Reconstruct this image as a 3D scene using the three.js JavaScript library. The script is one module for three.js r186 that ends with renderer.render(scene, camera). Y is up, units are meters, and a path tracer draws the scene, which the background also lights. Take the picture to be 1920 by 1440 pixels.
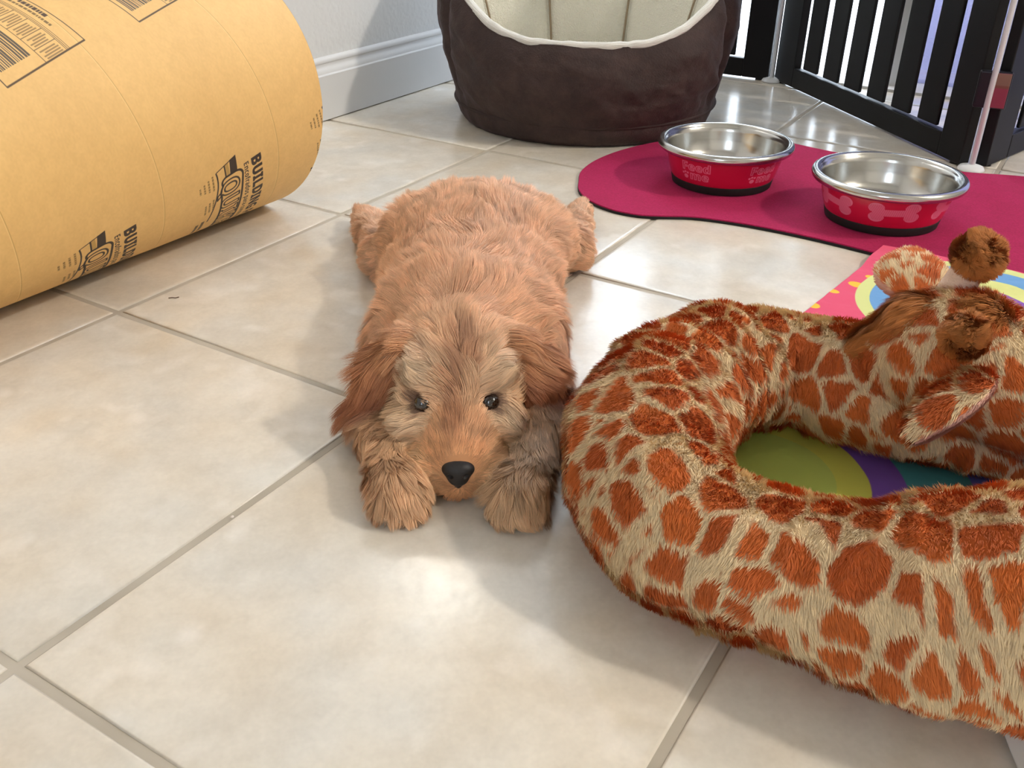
import * as THREE from 'three';
import { RoundedBoxGeometry } from 'three/addons/geometries/RoundedBoxGeometry.js';
import { mergeGeometries } from 'three/addons/utils/BufferGeometryUtils.js';
import { RectAreaLightUniformsLib } from 'three/addons/lights/RectAreaLightUniformsLib.js';

// ---------------------------------------------------------------- camera, sky, exposure
const scene = new THREE.Scene();
const T = 0.33;                                   // floor tile pitch in metres
const camera = new THREE.PerspectiveCamera(44.242, 4 / 3, 0.02, 60);
{
  const m = new THREE.Matrix4().makeBasis(new THREE.Vector3(0.8501, 0.0109, -0.5265), new THREE.Vector3(-0.2718, 0.8654, -0.4209), new THREE.Vector3(0.451, 0.501, 0.7387));
  camera.quaternion.setFromRotationMatrix(m);
  camera.position.set(0.308 * T, 1.2258 * T, 0.5387 * T);
}
scene.add(camera);
scene.background = new THREE.Color().setRGB(5.4, 6.2, 7.1);          // bright hazy daylight outside the door
const renderer = new THREE.WebGLRenderer({ antialias: true });
renderer.toneMapping = THREE.LinearToneMapping;
renderer.toneMappingExposure = 0.94;
renderer.shadowMap.enabled = true;
RectAreaLightUniformsLib.init();
const LAMP = { x: 3.55, z: -1.60, size: 0.36, level: 450, color: new THREE.Color().setRGB(1.0, 0.93, 0.82) };

// ---------------------------------------------------------------- helpers
let seed = 12345;
const rnd = () => { seed = (seed + 0x6d2b79f5) | 0; let t = Math.imul(seed ^ (seed >>> 15), 1 | seed); t = (t + Math.imul(t ^ (t >>> 7), 61 | t)) ^ t; return ((t ^ (t >>> 14)) >>> 0) / 4294967296; };
const rr = (a, b) => a + (b - a) * rnd();
const clamp = (x, a, b) => Math.min(b, Math.max(a, x));
const mix = (a, b, t) => a + (b - a) * t;
const sstep = (a, b, x) => { const t = clamp((x - a) / (b - a), 0, 1); return t * t * (3 - 2 * t); };
const DEG = Math.PI / 180;
const hash3 = (x, y, z) => { let h = Math.imul(x, 374761393) ^ Math.imul(y, 668265263) ^ Math.imul(z, 2147483647 ^ 0x5bd1e995); h = Math.imul(h ^ (h >>> 13), 1274126177); return ((h ^ (h >>> 16)) >>> 0) / 4294967296; };
function noise(x, y, z = 0) {
  const i = Math.floor(x), j = Math.floor(y), k = Math.floor(z); let u = x - i, v = y - j, w = z - k;
  u = u * u * (3 - 2 * u); v = v * v * (3 - 2 * v); w = w * w * (3 - 2 * w);
  const f = (a, b, c) => hash3(i + a, j + b, k + c);
  return mix(mix(mix(f(0, 0, 0), f(1, 0, 0), u), mix(f(0, 1, 0), f(1, 1, 0), u), v), mix(mix(f(0, 0, 1), f(1, 0, 1), u), mix(f(0, 1, 1), f(1, 1, 1), u), v), w) * 2 - 1;
}
const fbm = (x, y, z, o = 4) => { let s = 0, a = 0.5; for (let i = 0; i < o; i++) { s += a * noise(x, y, z); x *= 2.03; y *= 2.03; z *= 2.03; a *= 0.5; } return s; };
const wrapNoise = (u, v, n, s) => {                // tileable value noise, n cells a side
  const x = u * n, y = v * n, i = Math.floor(x), j = Math.floor(y); let a = x - i, b = y - j; a = a * a * (3 - 2 * a); b = b * b * (3 - 2 * b);
  const f = (p, q) => hash3(((p % n) + n) % n, ((q % n) + n) % n, s);
  return mix(mix(f(i, j), f(i + 1, j), a), mix(f(i, j + 1), f(i + 1, j + 1), a), b) * 2 - 1;
};
const lin = (r, g, b) => { const c = new THREE.Color().setRGB(r / 255, g / 255, b / 255, THREE.SRGBColorSpace); return [c.r, c.g, c.b]; };
const std = (o) => new THREE.MeshPhysicalMaterial(o);
function dataTex(n, fn, srgb, repeat = 1) {
  const d = new Uint8Array(n * n * 4);
  for (let j = 0; j < n; j++) for (let i = 0; i < n; i++) { const c = fn(i / n, j / n), k = (j * n + i) * 4; d[k] = clamp(c[0], 0, 255); d[k + 1] = clamp(c[1], 0, 255); d[k + 2] = clamp(c[2], 0, 255); d[k + 3] = 255; }
  const t = new THREE.DataTexture(d, n, n); t.wrapS = t.wrapT = THREE.RepeatWrapping; t.magFilter = THREE.LinearFilter; t.minFilter = THREE.LinearMipmapLinearFilter; t.generateMipmaps = true;
  if (srgb) t.colorSpace = THREE.SRGBColorSpace; t.repeat.set(repeat, repeat); t.needsUpdate = true; return t;
}
function mesh(name, geo, mat, parent = scene) { const m = new THREE.Mesh(geo, mat); m.name = name; m.castShadow = m.receiveShadow = true; parent.add(m); return m; }
function tag(o, label, category, group) { o.userData.label = label; o.userData.category = category; if (group) o.userData.group = group; return o; }
function struct(name, geo, mat, label, parent = scene) { const m = mesh(name, geo, mat, parent); m.userData.kind = 'structure'; if (label) m.userData.label = label; return m; }
function thing(name, label, category, pos = [0, 0, 0], turn = 0) { const g = new THREE.Group(); g.name = name; g.position.set(...pos); g.rotation.y = turn; scene.add(g); return tag(g, label, category); }
const box = (x0, x1, y0, y1, z0, z1) => new THREE.BoxGeometry(x1 - x0, y1 - y0, z1 - z0).translate((x0 + x1) / 2, (y0 + y1) / 2, (z0 + z1) / 2);
function gridGeo(nu, nv, fn, closeU = false) {       // fn(u, v) -> [x, y, z]
  const pos = [], uv = [], idx = [];
  for (let i = 0; i <= nu; i++) for (let j = 0; j <= nv; j++) { const p = fn(i / nu, j / nv); pos.push(...p); uv.push(p[3] ?? i / nu, p[4] ?? j / nv); pos.length -= p.length - 3; }
  for (let i = 0; i < nu; i++) for (let j = 0; j < nv; j++) { const a = i * (nv + 1) + j, b = a + nv + 1; idx.push(a, b, a + 1, b, b + 1, a + 1); }
  const g = new THREE.BufferGeometry(); g.setAttribute('position', new THREE.Float32BufferAttribute(pos, 3)); g.setAttribute('uv', new THREE.Float32BufferAttribute(uv, 2)); g.setIndex(idx); g.computeVertexNormals();
  if (closeU) { const n = g.attributes.normal; for (let j = 0; j <= nv; j++) { const a = j, b = nu * (nv + 1) + j; const v = new THREE.Vector3(n.getX(a) + n.getX(b), n.getY(a) + n.getY(b), n.getZ(a) + n.getZ(b)).normalize(); n.setXYZ(a, v.x, v.y, v.z); n.setXYZ(b, v.x, v.y, v.z); } }
  return g;
}

// ---------------------------------------------------------------- signed distance bodies
const capsule = (a, b, ra, rb, o = {}) => ({ t: 0, a, b, ra, rb, k: 0.012, ...o });
const ellip = (c, r, o = {}) => ({ t: 1, c, r, k: 0.012, ...o });
function dist(p, x, y, z) {
  if (p.t === 0) {
    const dx = p.b[0] - p.a[0], dy = p.b[1] - p.a[1], dz = p.b[2] - p.a[2], px = x - p.a[0], py = y - p.a[1], pz = z - p.a[2];
    const h = clamp((px * dx + py * dy + pz * dz) / (dx * dx + dy * dy + dz * dz), 0, 1);
    return Math.hypot(px - dx * h, py - dy * h, pz - dz * h) - mix(p.ra, p.rb, h);
  }
  const ax = (x - p.c[0]) / p.r[0], ay = (y - p.c[1]) / p.r[1], az = (z - p.c[2]) / p.r[2], k0 = Math.hypot(ax, ay, az), k1 = Math.hypot(ax / p.r[0], ay / p.r[1], az / p.r[2]);
  return k1 < 1e-9 ? -Math.min(...p.r) : k0 * (k0 - 1) / k1;
}
function field(prims, floorY) {
  return (x, y, z) => {
    let d = 1e3;
    for (const p of prims) { const e = dist(p, x, y, z), k = p.k, h = Math.max(k - Math.abs(d - e), 0) / k; d = Math.min(d, e) - h * h * k * 0.25; }
    return floorY === undefined ? d : Math.max(d, floorY - y);
  };
}
function surfaceNets(f, lo, hi, cell) {
  const n = [0, 1, 2].map((i) => Math.ceil((hi[i] - lo[i]) / cell) + 1), [nx, ny, nz] = n, v = new Float32Array(nx * ny * nz), at = (i, j, k) => (k * ny + j) * nx + i;
  for (let k = 0; k < nz; k++) for (let j = 0; j < ny; j++) for (let i = 0; i < nx; i++) v[at(i, j, k)] = f(lo[0] + i * cell, lo[1] + j * cell, lo[2] + k * cell);
  const id = new Int32Array(nx * ny * nz).fill(-1), pos = [], nor = [], idx = [];
  for (let k = 0; k < nz - 1; k++) for (let j = 0; j < ny - 1; j++) for (let i = 0; i < nx - 1; i++) {
    let c = 0, sx = 0, sy = 0, sz = 0; const s = [];
    for (let q = 0; q < 8; q++) s.push(v[at(i + (q & 1), j + ((q >> 1) & 1), k + (q >> 2))]);
    for (const [a, b] of EDGES) if ((s[a] < 0) !== (s[b] < 0)) { const t = s[a] / (s[a] - s[b]); c++; sx += mix(a & 1, b & 1, t); sy += mix((a >> 1) & 1, (b >> 1) & 1, t); sz += mix(a >> 2, b >> 2, t); }
    if (!c) continue;
    let x = lo[0] + (i + sx / c) * cell, y = lo[1] + (j + sy / c) * cell, z = lo[2] + (k + sz / c) * cell, gx, gy, gz;
    for (let r = 0; r < 2; r++) {
      const e = cell * 0.3, d = f(x, y, z); gx = f(x + e, y, z) - f(x - e, y, z); gy = f(x, y + e, z) - f(x, y - e, z); gz = f(x, y, z + e) - f(x, y, z - e);
      const l = Math.hypot(gx, gy, gz) || 1; gx /= l; gy /= l; gz /= l; const st = clamp(d, -cell * 0.5, cell * 0.5) * 0.8; x -= gx * st; y -= gy * st; z -= gz * st;
    }
    id[at(i, j, k)] = pos.length / 3; pos.push(x, y, z); nor.push(gx, gy, gz);
  }
  const quad = (a, b, c, d, flip) => { if (a < 0 || b < 0 || c < 0 || d < 0) return; if (flip) idx.push(a, c, b, a, d, c); else idx.push(a, b, c, a, c, d); };
  for (let k = 1; k < nz - 1; k++) for (let j = 1; j < ny - 1; j++) for (let i = 1; i < nx - 1; i++) {
    const s = v[at(i, j, k)] < 0;
    if (s !== v[at(i + 1, j, k)] < 0) quad(id[at(i, j - 1, k - 1)], id[at(i, j, k - 1)], id[at(i, j, k)], id[at(i, j - 1, k)], !s);
    if (s !== v[at(i, j + 1, k)] < 0) quad(id[at(i - 1, j, k - 1)], id[at(i - 1, j, k)], id[at(i, j, k)], id[at(i, j, k - 1)], !s);
    if (s !== v[at(i, j, k + 1)] < 0) quad(id[at(i - 1, j - 1, k)], id[at(i, j - 1, k)], id[at(i, j, k)], id[at(i - 1, j, k)], !s);
  }
  const g = new THREE.BufferGeometry(); g.setAttribute('position', new THREE.Float32BufferAttribute(pos, 3)); g.setAttribute('normal', new THREE.Float32BufferAttribute(nor, 3)); g.setAttribute('uv', new THREE.Float32BufferAttribute(new Float32Array(pos.length / 3 * 2), 2)); g.setIndex(idx); return g;
}
const EDGES = [[0, 1], [2, 3], [4, 5], [6, 7], [0, 2], [1, 3], [4, 6], [5, 7], [0, 4], [1, 5], [2, 6], [3, 7]];
function paint(geo, fn) { const p = geo.attributes.position, n = geo.attributes.normal, c = new Float32Array(p.count * 3); for (let i = 0; i < p.count; i++) { const q = fn(p.getX(i), p.getY(i), p.getZ(i), n.getX(i), n.getY(i), n.getZ(i)); c.set(q.slice(0, 3), i * 3); } geo.setAttribute('color', new THREE.BufferAttribute(c, 3)); return geo; }

// ---------------------------------------------------------------- hair: tapered curved ribbons rooted on a mesh
// props(x, y, z, nx, ny, nz) -> null | { len, comb: [x, y, z], lift, width, color, curl, jit, clump }
function hair(geo, count, props, { segs = 3, guideEvery = 22, cell = 0.008, floorY = 0.0004, gravity = 0.12, waveF = 70 } = {}) {
  const P = geo.attributes.position, N = geo.attributes.normal, I = geo.index, nt = I.count / 3, cum = new Float64Array(nt); let tot = 0;
  const A = new THREE.Vector3(), B = new THREE.Vector3(), C = new THREE.Vector3();
  for (let t = 0; t < nt; t++) { A.fromBufferAttribute(P, I.getX(t * 3)); B.fromBufferAttribute(P, I.getX(t * 3 + 1)); C.fromBufferAttribute(P, I.getX(t * 3 + 2)); tot += B.clone().sub(A).cross(C.clone().sub(A)).length(); cum[t] = tot; }
  const sample = () => {
    const r = rnd() * tot; let lo = 0, hi = nt - 1; while (lo < hi) { const m = (lo + hi) >> 1; if (cum[m] < r) lo = m + 1; else hi = m; }
    let u = rnd(), v = rnd(); if (u + v > 1) { u = 1 - u; v = 1 - v; } const w = 1 - u - v, a = I.getX(lo * 3), b = I.getX(lo * 3 + 1), c = I.getX(lo * 3 + 2);
    const f = (T_, k) => T_.getComponent(a, k) * w + T_.getComponent(b, k) * u + T_.getComponent(c, k) * v;
    const n = [f(N, 0), f(N, 1), f(N, 2)], l = Math.hypot(...n) || 1; return { p: [f(P, 0), f(P, 1), f(P, 2)], n: n.map((q) => q / l) };
  };
  const grow = (s, q) => {                               // offsets of the points along one hair
    const { p, n } = s, c = q.comb, dn = c[0] * n[0] + c[1] * n[1] + c[2] * n[2]; let cx = c[0] - n[0] * dn, cy = c[1] - n[1] * dn, cz = c[2] - n[2] * dn; const cl = Math.hypot(cx, cy, cz) || 1; cx /= cl; cy /= cl; cz /= cl;
    const L = q.lift; let dx = n[0] * L + cx * (1 - L) + rr(-1, 1) * q.jit, dy = n[1] * L + cy * (1 - L) + rr(-1, 1) * q.jit, dz = n[2] * L + cz * (1 - L) + rr(-1, 1) * q.jit; let l = Math.hypot(dx, dy, dz); dx /= l; dy /= l; dz /= l;
    const out = [[0, 0, 0]]; let x = 0, y = 0, z = 0; const st = q.len / segs;
    for (let k = 0; k < segs; k++) {
      x += dx * st; y += dy * st; z += dz * st; if (p[1] + y < floorY) y = floorY - p[1]; out.push([x, y, z]);
      const wx = noise((p[0] + x) * waveF, (p[1] + y) * waveF, (p[2] + z) * waveF + 9), wy = noise((p[0] + x) * waveF + 31, (p[1] + y) * waveF, (p[2] + z) * waveF), wz = noise((p[0] + x) * waveF, (p[1] + y) * waveF + 57, (p[2] + z) * waveF);
      dx += cx * 0.25 + wx * q.curl; dy += cy * 0.25 + wy * q.curl - gravity; dz += cz * 0.25 + wz * q.curl; l = Math.hypot(dx, dy, dz) || 1; dx /= l; dy /= l; dz /= l;
    }
    return out;
  };
  const key3 = (i, j, k) => ((i + 512) * 1024 + j + 512) * 1024 + k + 512, key = (p) => key3(Math.floor(p[0] / cell), Math.floor(p[1] / cell), Math.floor(p[2] / cell)), guides = new Map();
  for (let i = 0; i < count / guideEvery; i++) { const s = sample(), q = props(...s.p, ...s.n); if (!q) continue; s.o = grow(s, q); s.tone = rr(-1, 1); const k = key(s.p); if (!guides.has(k)) guides.set(k, []); guides.get(k).push(s); }
  const vp = 2 * segs + 1, tp = 2 * segs - 1, pos = new Float32Array(count * vp * 3), nor = new Float32Array(count * vp * 3), col = new Float32Array(count * vp * 3), idx = new Uint32Array(count * tp * 3); let made = 0;
  for (let i = 0; i < count; i++) {
    const s = sample(), q = props(...s.p, ...s.n); if (!q) continue;
    const o = grow(s, q); let best = null, bd = 1e9; const ci = s.p.map((x) => Math.floor(x / cell));
    for (let a = -1; a < 2; a++) for (let b = -1; b < 2; b++) for (let c = -1; c < 2; c++) { const L = guides.get(key3(ci[0] + a, ci[1] + b, ci[2] + c)); if (L) for (const g of L) { if (g.n[0] * s.n[0] + g.n[1] * s.n[1] + g.n[2] * s.n[2] < 0.4) continue; const d = (g.p[0] - s.p[0]) ** 2 + (g.p[1] - s.p[1]) ** 2 + (g.p[2] - s.p[2]) ** 2; if (d < bd) { bd = d; best = g; } } }
    const pts = o.map((e, k) => {
      const t = k / segs, own = [s.p[0] + e[0], s.p[1] + e[1], s.p[2] + e[2]]; if (!best) return own; const w = q.clump * t;
      return own.map((x, m) => mix(x, best.p[m] + best.o[k][m] + (s.p[m] - best.p[m]) * (1 - 0.72 * t), w));
    });
    const vary = 1 + q.vary * ((best ? best.tone : 0) * 0.6 + rr(-0.5, 0.5)), cc = q.color.map((x) => x * vary), v0 = made * vp;
    for (let k = 0; k <= segs; k++) {
      const a = pts[Math.max(k - 1, 0)], b = pts[Math.min(k + 1, segs)]; let tx = b[0] - a[0], ty = b[1] - a[1], tz = b[2] - a[2]; const tl = Math.hypot(tx, ty, tz) || 1; tx /= tl; ty /= tl; tz /= tl;
      let sx = ty * s.n[2] - tz * s.n[1], sy = tz * s.n[0] - tx * s.n[2], sz = tx * s.n[1] - ty * s.n[0]; let sl = Math.hypot(sx, sy, sz); if (sl < 0.05) { sx = 1; sy = 0; sz = 0; sl = 1; } sx /= sl; sy /= sl; sz /= sl;
      let fx = s.n[0] - tx * 0.6 * (s.n[0] * tx + s.n[1] * ty + s.n[2] * tz), fy = s.n[1] - ty * 0.6 * (s.n[0] * tx + s.n[1] * ty + s.n[2] * tz), fz = s.n[2] - tz * 0.6 * (s.n[0] * tx + s.n[1] * ty + s.n[2] * tz); const fl = Math.hypot(fx, fy, fz) || 1; fx /= fl; fy /= fl; fz /= fl;
      const w = q.width * (k === 0 ? 0.9 : 1 - 0.75 * (k / segs) ** 2) * 0.5, two = k < segs ? [-1, 1] : [0];
      two.forEach((sg, m) => { const at = (v0 + k * 2 + m) * 3; pos[at] = pts[k][0] + sx * w * sg; pos[at + 1] = Math.max(pts[k][1] + sy * w * sg, floorY); pos[at + 2] = pts[k][2] + sz * w * sg; nor[at] = fx + sx * sg * 0.35; nor[at + 1] = fy + sy * sg * 0.35; nor[at + 2] = fz + sz * sg * 0.35; col[at] = cc[0]; col[at + 1] = cc[1]; col[at + 2] = cc[2]; });
    }
    let ip = made * tp * 3; for (let k = 0; k < segs - 1; k++) { const a = v0 + k * 2; idx[ip++] = a; idx[ip++] = a + 1; idx[ip++] = a + 2; idx[ip++] = a + 1; idx[ip++] = a + 3; idx[ip++] = a + 2; }
    const a = v0 + (segs - 1) * 2; idx[ip++] = a; idx[ip++] = a + 1; idx[ip++] = a + 2; made++;
  }
  const g = new THREE.BufferGeometry();
  g.setAttribute('position', new THREE.BufferAttribute(pos.slice(0, made * vp * 3), 3)); g.setAttribute('normal', new THREE.BufferAttribute(nor.slice(0, made * vp * 3), 3)); g.setAttribute('color', new THREE.BufferAttribute(col.slice(0, made * vp * 3), 3)); g.setIndex(new THREE.BufferAttribute(idx.slice(0, made * tp * 3), 1)); return g;
}

// ---------------------------------------------------------------- floor of separate tiles in recessed grout
const R0 = { x0: -0.982, x1: 4.1, z0: -1.74, z1: 2.3, h: 3.9 };
const groutTex = dataTex(256, (u, v) => { const n = wrapNoise(u, v, 64, 3) * 7 + wrapNoise(u, v, 16, 4) * 7; return [184 + n, 174 + n, 158 + n]; }, true, 4);
const floor = struct('floor', box(R0.x0 - 0.12, R0.x1 + 0.12, -0.06, -0.0015, R0.z0 - 0.12, R0.z1 + 0.12), std({ map: groutTex, roughness: 0.95 }), 'greyish beige grout bed under the cream floor tiles');
{
  const tileTex = dataTex(1024, (u, v) => {
    const cloud = wrapNoise(u, v, 7, 1) * 0.45 + wrapNoise(u, v, 13, 2) * 0.4 + wrapNoise(u, v, 29, 5) * 0.3 + wrapNoise(u, v, 61, 6) * 0.22, warm = wrapNoise(u, v, 9, 7) * 0.5 + wrapNoise(u, v, 21, 8) * 0.5, pale = Math.max(0, wrapNoise(u, v, 40, 9) * 0.6 + wrapNoise(u, v, 18, 10) * 0.6 - 0.42), f = wrapNoise(u, v, 190, 11) * 2.5 + wrapNoise(u, v, 420, 12) * 2;
    return [223 + cloud * 12 + warm * 2 + pale * 20 + f, 214 + cloud * 13 - warm * 3 + pale * 22 + f, 199 + cloud * 14 - warm * 9 + pale * 27 + f];
  }, true);
  const tileBump = dataTex(512, (u, v) => { const n = 128 + wrapNoise(u, v, 11, 21) * 50 + wrapNoise(u, v, 37, 22) * 30 + wrapNoise(u, v, 110, 23) * 16; return [n, n, n]; }, false);
  const tileMat = std({ map: tileTex, roughness: 0.2, bumpMap: tileBump, bumpScale: 0.0005, specularIntensity: 1 });
  const g = 0.0062, tile = (ou, ov, q) => {
    const a = T / 2 - g / 2, b = a - 0.0016, y0 = -0.005, y1 = -0.0011, pos = [], uv = [], idx = [], ring = [[a, y0], [a, y1], [b, -0.0002], [b - 0.003, 0]];
    for (const [h, y] of ring) for (const [sx, sz] of [[-1, -1], [1, -1], [1, 1], [-1, 1]]) { pos.push(sx * h, y, sz * h); const x = sx * h, z = sz * h; uv.push(ou + (q ? z : x) / 0.62, ov + (q ? -x : z) / 0.62); }
    for (let k = 0; k < 3; k++) for (let s = 0; s < 4; s++) { const i = k * 4 + s, j = k * 4 + (s + 1) % 4; idx.push(i, i + 4, j, j, i + 4, j + 4); }
    idx.push(12, 15, 13, 13, 15, 14);
    const ge = new THREE.BufferGeometry(); ge.setAttribute('position', new THREE.Float32BufferAttribute(pos, 3)); ge.setAttribute('uv', new THREE.Float32BufferAttribute(uv, 2)); ge.setIndex(idx); ge.computeVertexNormals(); return ge;
  };
  const kinds = []; for (let k = 0; k < 8; k++) kinds.push(tile(rnd(), rnd(), k % 2));
  let n = 0; for (let i = -3; i < 13; i++) for (let j = -6; j < 7; j++) { const m = mesh(n ? 'tile_' + String(n).padStart(3, '0') : 'tile', kinds[Math.floor(hash3(i, j, 5) * 8)], tileMat, floor); m.position.set((i + 0.5) * T, 0, (j + 0.5) * T); n++; }
}

// ---------------------------------------------------------------- walls, ceiling, baseboards
const peel = dataTex(512, (u, v) => { const n = 128 + wrapNoise(u, v, 60, 31) * 55 + wrapNoise(u, v, 110, 32) * 40; return [n, n, n]; }, false);
const wallMat = std({ color: new THREE.Color().setRGB(0.72, 0.72, 0.71), roughness: 0.85, bumpMap: peel, bumpScale: 0.0006 });
const metricUV = (g, s = 1) => { const p = g.attributes.position, n = g.attributes.normal, uv = g.attributes.uv; for (let i = 0; i < p.count; i++) { const ax = Math.abs(n.getX(i)), ay = Math.abs(n.getY(i)); uv.setXY(i, (ax > 0.5 ? p.getZ(i) : p.getX(i)) / s, (ay > 0.5 ? p.getZ(i) : p.getY(i)) / s); } return g; };
const W = 0.12, DOOR = { x0: -0.945, x1: 0.62, h: 2.06 };
struct('wall_left', metricUV(box(R0.x0 - W, R0.x0, 0, R0.h, R0.z0, R0.z1), 0.4), wallMat, 'white textured wall behind the yellow tube and the dog bed');
struct('wall_right', metricUV(box(R0.x1, R0.x1 + W, 0, R0.h, R0.z0, R0.z1), 0.4), wallMat, 'plain white wall on the far right');
const WIN = { x0: 0.08, x1: 0.78, y0: 0.6, y1: 2.1 };
struct('wall_front', metricUV(mergeGeometries([box(R0.x0 - W, WIN.x0, 0, R0.h, R0.z1, R0.z1 + W), box(WIN.x1, R0.x1 + W, 0, R0.h, R0.z1, R0.z1 + W), box(WIN.x0, WIN.x1, 0, WIN.y0, R0.z1, R0.z1 + W), box(WIN.x0, WIN.x1, WIN.y1, R0.h, R0.z1, R0.z1 + W)]), 0.4), wallMat, 'plain white wall behind the viewer');
struct('wall_back', metricUV(mergeGeometries([box(R0.x0 - W, DOOR.x0, 0, R0.h, R0.z0 - W, R0.z0), box(DOOR.x1, R0.x1 + W, 0, R0.h, R0.z0 - W, R0.z0), box(DOOR.x0, DOOR.x1, DOOR.h, R0.h, R0.z0 - W, R0.z0)]), 0.4), wallMat, 'white wall around the glass door behind the gate');
struct('ceiling', box(R0.x0 - W, R0.x1 + W, R0.h, R0.h + 0.12, R0.z0 - W, R0.z1 + W), std({ color: new THREE.Color().setRGB(0.8, 0.8, 0.78), roughness: 0.9 }), 'plain white ceiling');
const trimMat = std({ color: new THREE.Color().setRGB(0.70, 0.70, 0.70), roughness: 0.7 });
const boardProfile = () => { const s = new THREE.Shape(); s.moveTo(0, 0.0016); s.lineTo(0.0138, 0.0016); s.lineTo(0.0138, 0.069); s.quadraticCurveTo(0.0142, 0.0705, 0.0128, 0.0712); s.lineTo(0.0108, 0.0722); s.bezierCurveTo(0.0098, 0.080, 0.0062, 0.080, 0.0062, 0.0868); s.lineTo(0.0075, 0.0885); s.quadraticCurveTo(0.0082, 0.0935, 0.0045, 0.0955); s.lineTo(0, 0.0965); s.lineTo(0, 0.0016); return s; };
struct('baseboard_left', new THREE.ExtrudeGeometry(boardProfile(), { depth: R0.z1 - R0.z0, bevelEnabled: false, curveSegments: 8 }).translate(R0.x0, 0, R0.z0), trimMat, 'white moulded baseboard along the left wall');
struct('baseboard_right', new THREE.ExtrudeGeometry(boardProfile(), { depth: R0.x1 - DOOR.x1 - 0.06, bevelEnabled: false, curveSegments: 8 }).rotateY(Math.PI / 2).scale(1, 1, -1).translate(DOOR.x1 + 0.06, 0, R0.z0), trimMat, 'white moulded baseboard right of the glass door');
// tall window behind the viewer, mirrored as bright bars in the steel bowls
{
  const z0 = R0.z1 + 0.03, z1 = R0.z1 + 0.09, f = 0.045, m = (WIN.x0 + WIN.x1) / 2, w = struct('window_1', mergeGeometries([box(WIN.x0, WIN.x0 + f, WIN.y0, WIN.y1, z0, z1), box(WIN.x1 - f, WIN.x1, WIN.y0, WIN.y1, z0, z1), box(m - 0.03, m + 0.03, WIN.y0, WIN.y1, z0, z1), box(WIN.x0, WIN.x1, WIN.y0, WIN.y0 + f, z0, z1), box(WIN.x0, WIN.x1, WIN.y1 - f, WIN.y1, z0, z1)]), trimMat, 'white framed tall window behind the viewer'), glass = std({ color: 0xffffff, transmission: 1, thickness: 0, roughness: 0, ior: 1.5 });
  for (const [a, b] of [[WIN.x0 + f, m - 0.03], [m + 0.03, WIN.x1 - f]]) mesh('pane', box(a, b, WIN.y0 + f, WIN.y1 - f, z0 + 0.03, z0 + 0.032), glass, w);
  mesh('window_sill', box(WIN.x0 - 0.04, WIN.x1 + 0.04, WIN.y0 - 0.02, WIN.y0, R0.z1 - 0.03, R0.z1 + 0.03), trimMat, w);
}
// sliding glass door and the patio outside it
{
  const d = struct('door_1', mergeGeometries([box(DOOR.x0, DOOR.x0 + 0.035, 0, DOOR.h, R0.z0 - 0.10, R0.z0 - 0.01), box(DOOR.x1 - 0.035, DOOR.x1, 0, DOOR.h, R0.z0 - 0.10, R0.z0 - 0.01), box(DOOR.x0, DOOR.x1, DOOR.h - 0.04, DOOR.h, R0.z0 - 0.10, R0.z0 - 0.01), box(DOOR.x0, DOOR.x1, -0.002, 0.005, R0.z0 - 0.11, R0.z0 + 0.012)]), trimMat, 'white framed sliding glass door behind the dark gate');
  const sash = (x0, x1, z) => mergeGeometries([box(x0, x0 + 0.04, 0.005, DOOR.h - 0.04, z - 0.013, z + 0.013), box(x1 - 0.04, x1, 0.005, DOOR.h - 0.04, z - 0.013, z + 0.013), box(x0 + 0.04, x1 - 0.04, DOOR.h - 0.09, DOOR.h - 0.04, z - 0.013, z + 0.013)]);
  const sashA = mesh('sliding_panel', sash(DOOR.x0 + 0.035, -0.225, R0.z0 - 0.03), trimMat, d), sashB = mesh('sliding_panel', sash(-0.265, DOOR.x1 - 0.035, R0.z0 - 0.075), trimMat, d);
  mesh('pane', box(DOOR.x0 + 0.075, -0.265, 0.005, DOOR.h - 0.09, R0.z0 - 0.031, R0.z0 - 0.029), std({ color: 0xffffff, transmission: 1, thickness: 0, roughness: 0, ior: 1.5 }), sashA);
  const tint = mesh('pane', box(-0.225, DOOR.x1 - 0.075, 0.005, DOOR.h - 0.09, R0.z0 - 0.076, R0.z0 - 0.074), std({ color: new THREE.Color().setRGB(0.34, 0.33, 0.42), transmission: 1, thickness: 0, roughness: 0, ior: 1.5 }), sashB); tint.userData.label = 'tinted glass pane';
}
struct('patio', box(-4, 4.5, -0.2, -0.012, -7, R0.z0 - W - 0.001), std({ color: new THREE.Color().setRGB(0.86, 0.86, 0.85), roughness: 0.9 }), 'pale concrete patio outside the glass door');

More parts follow.
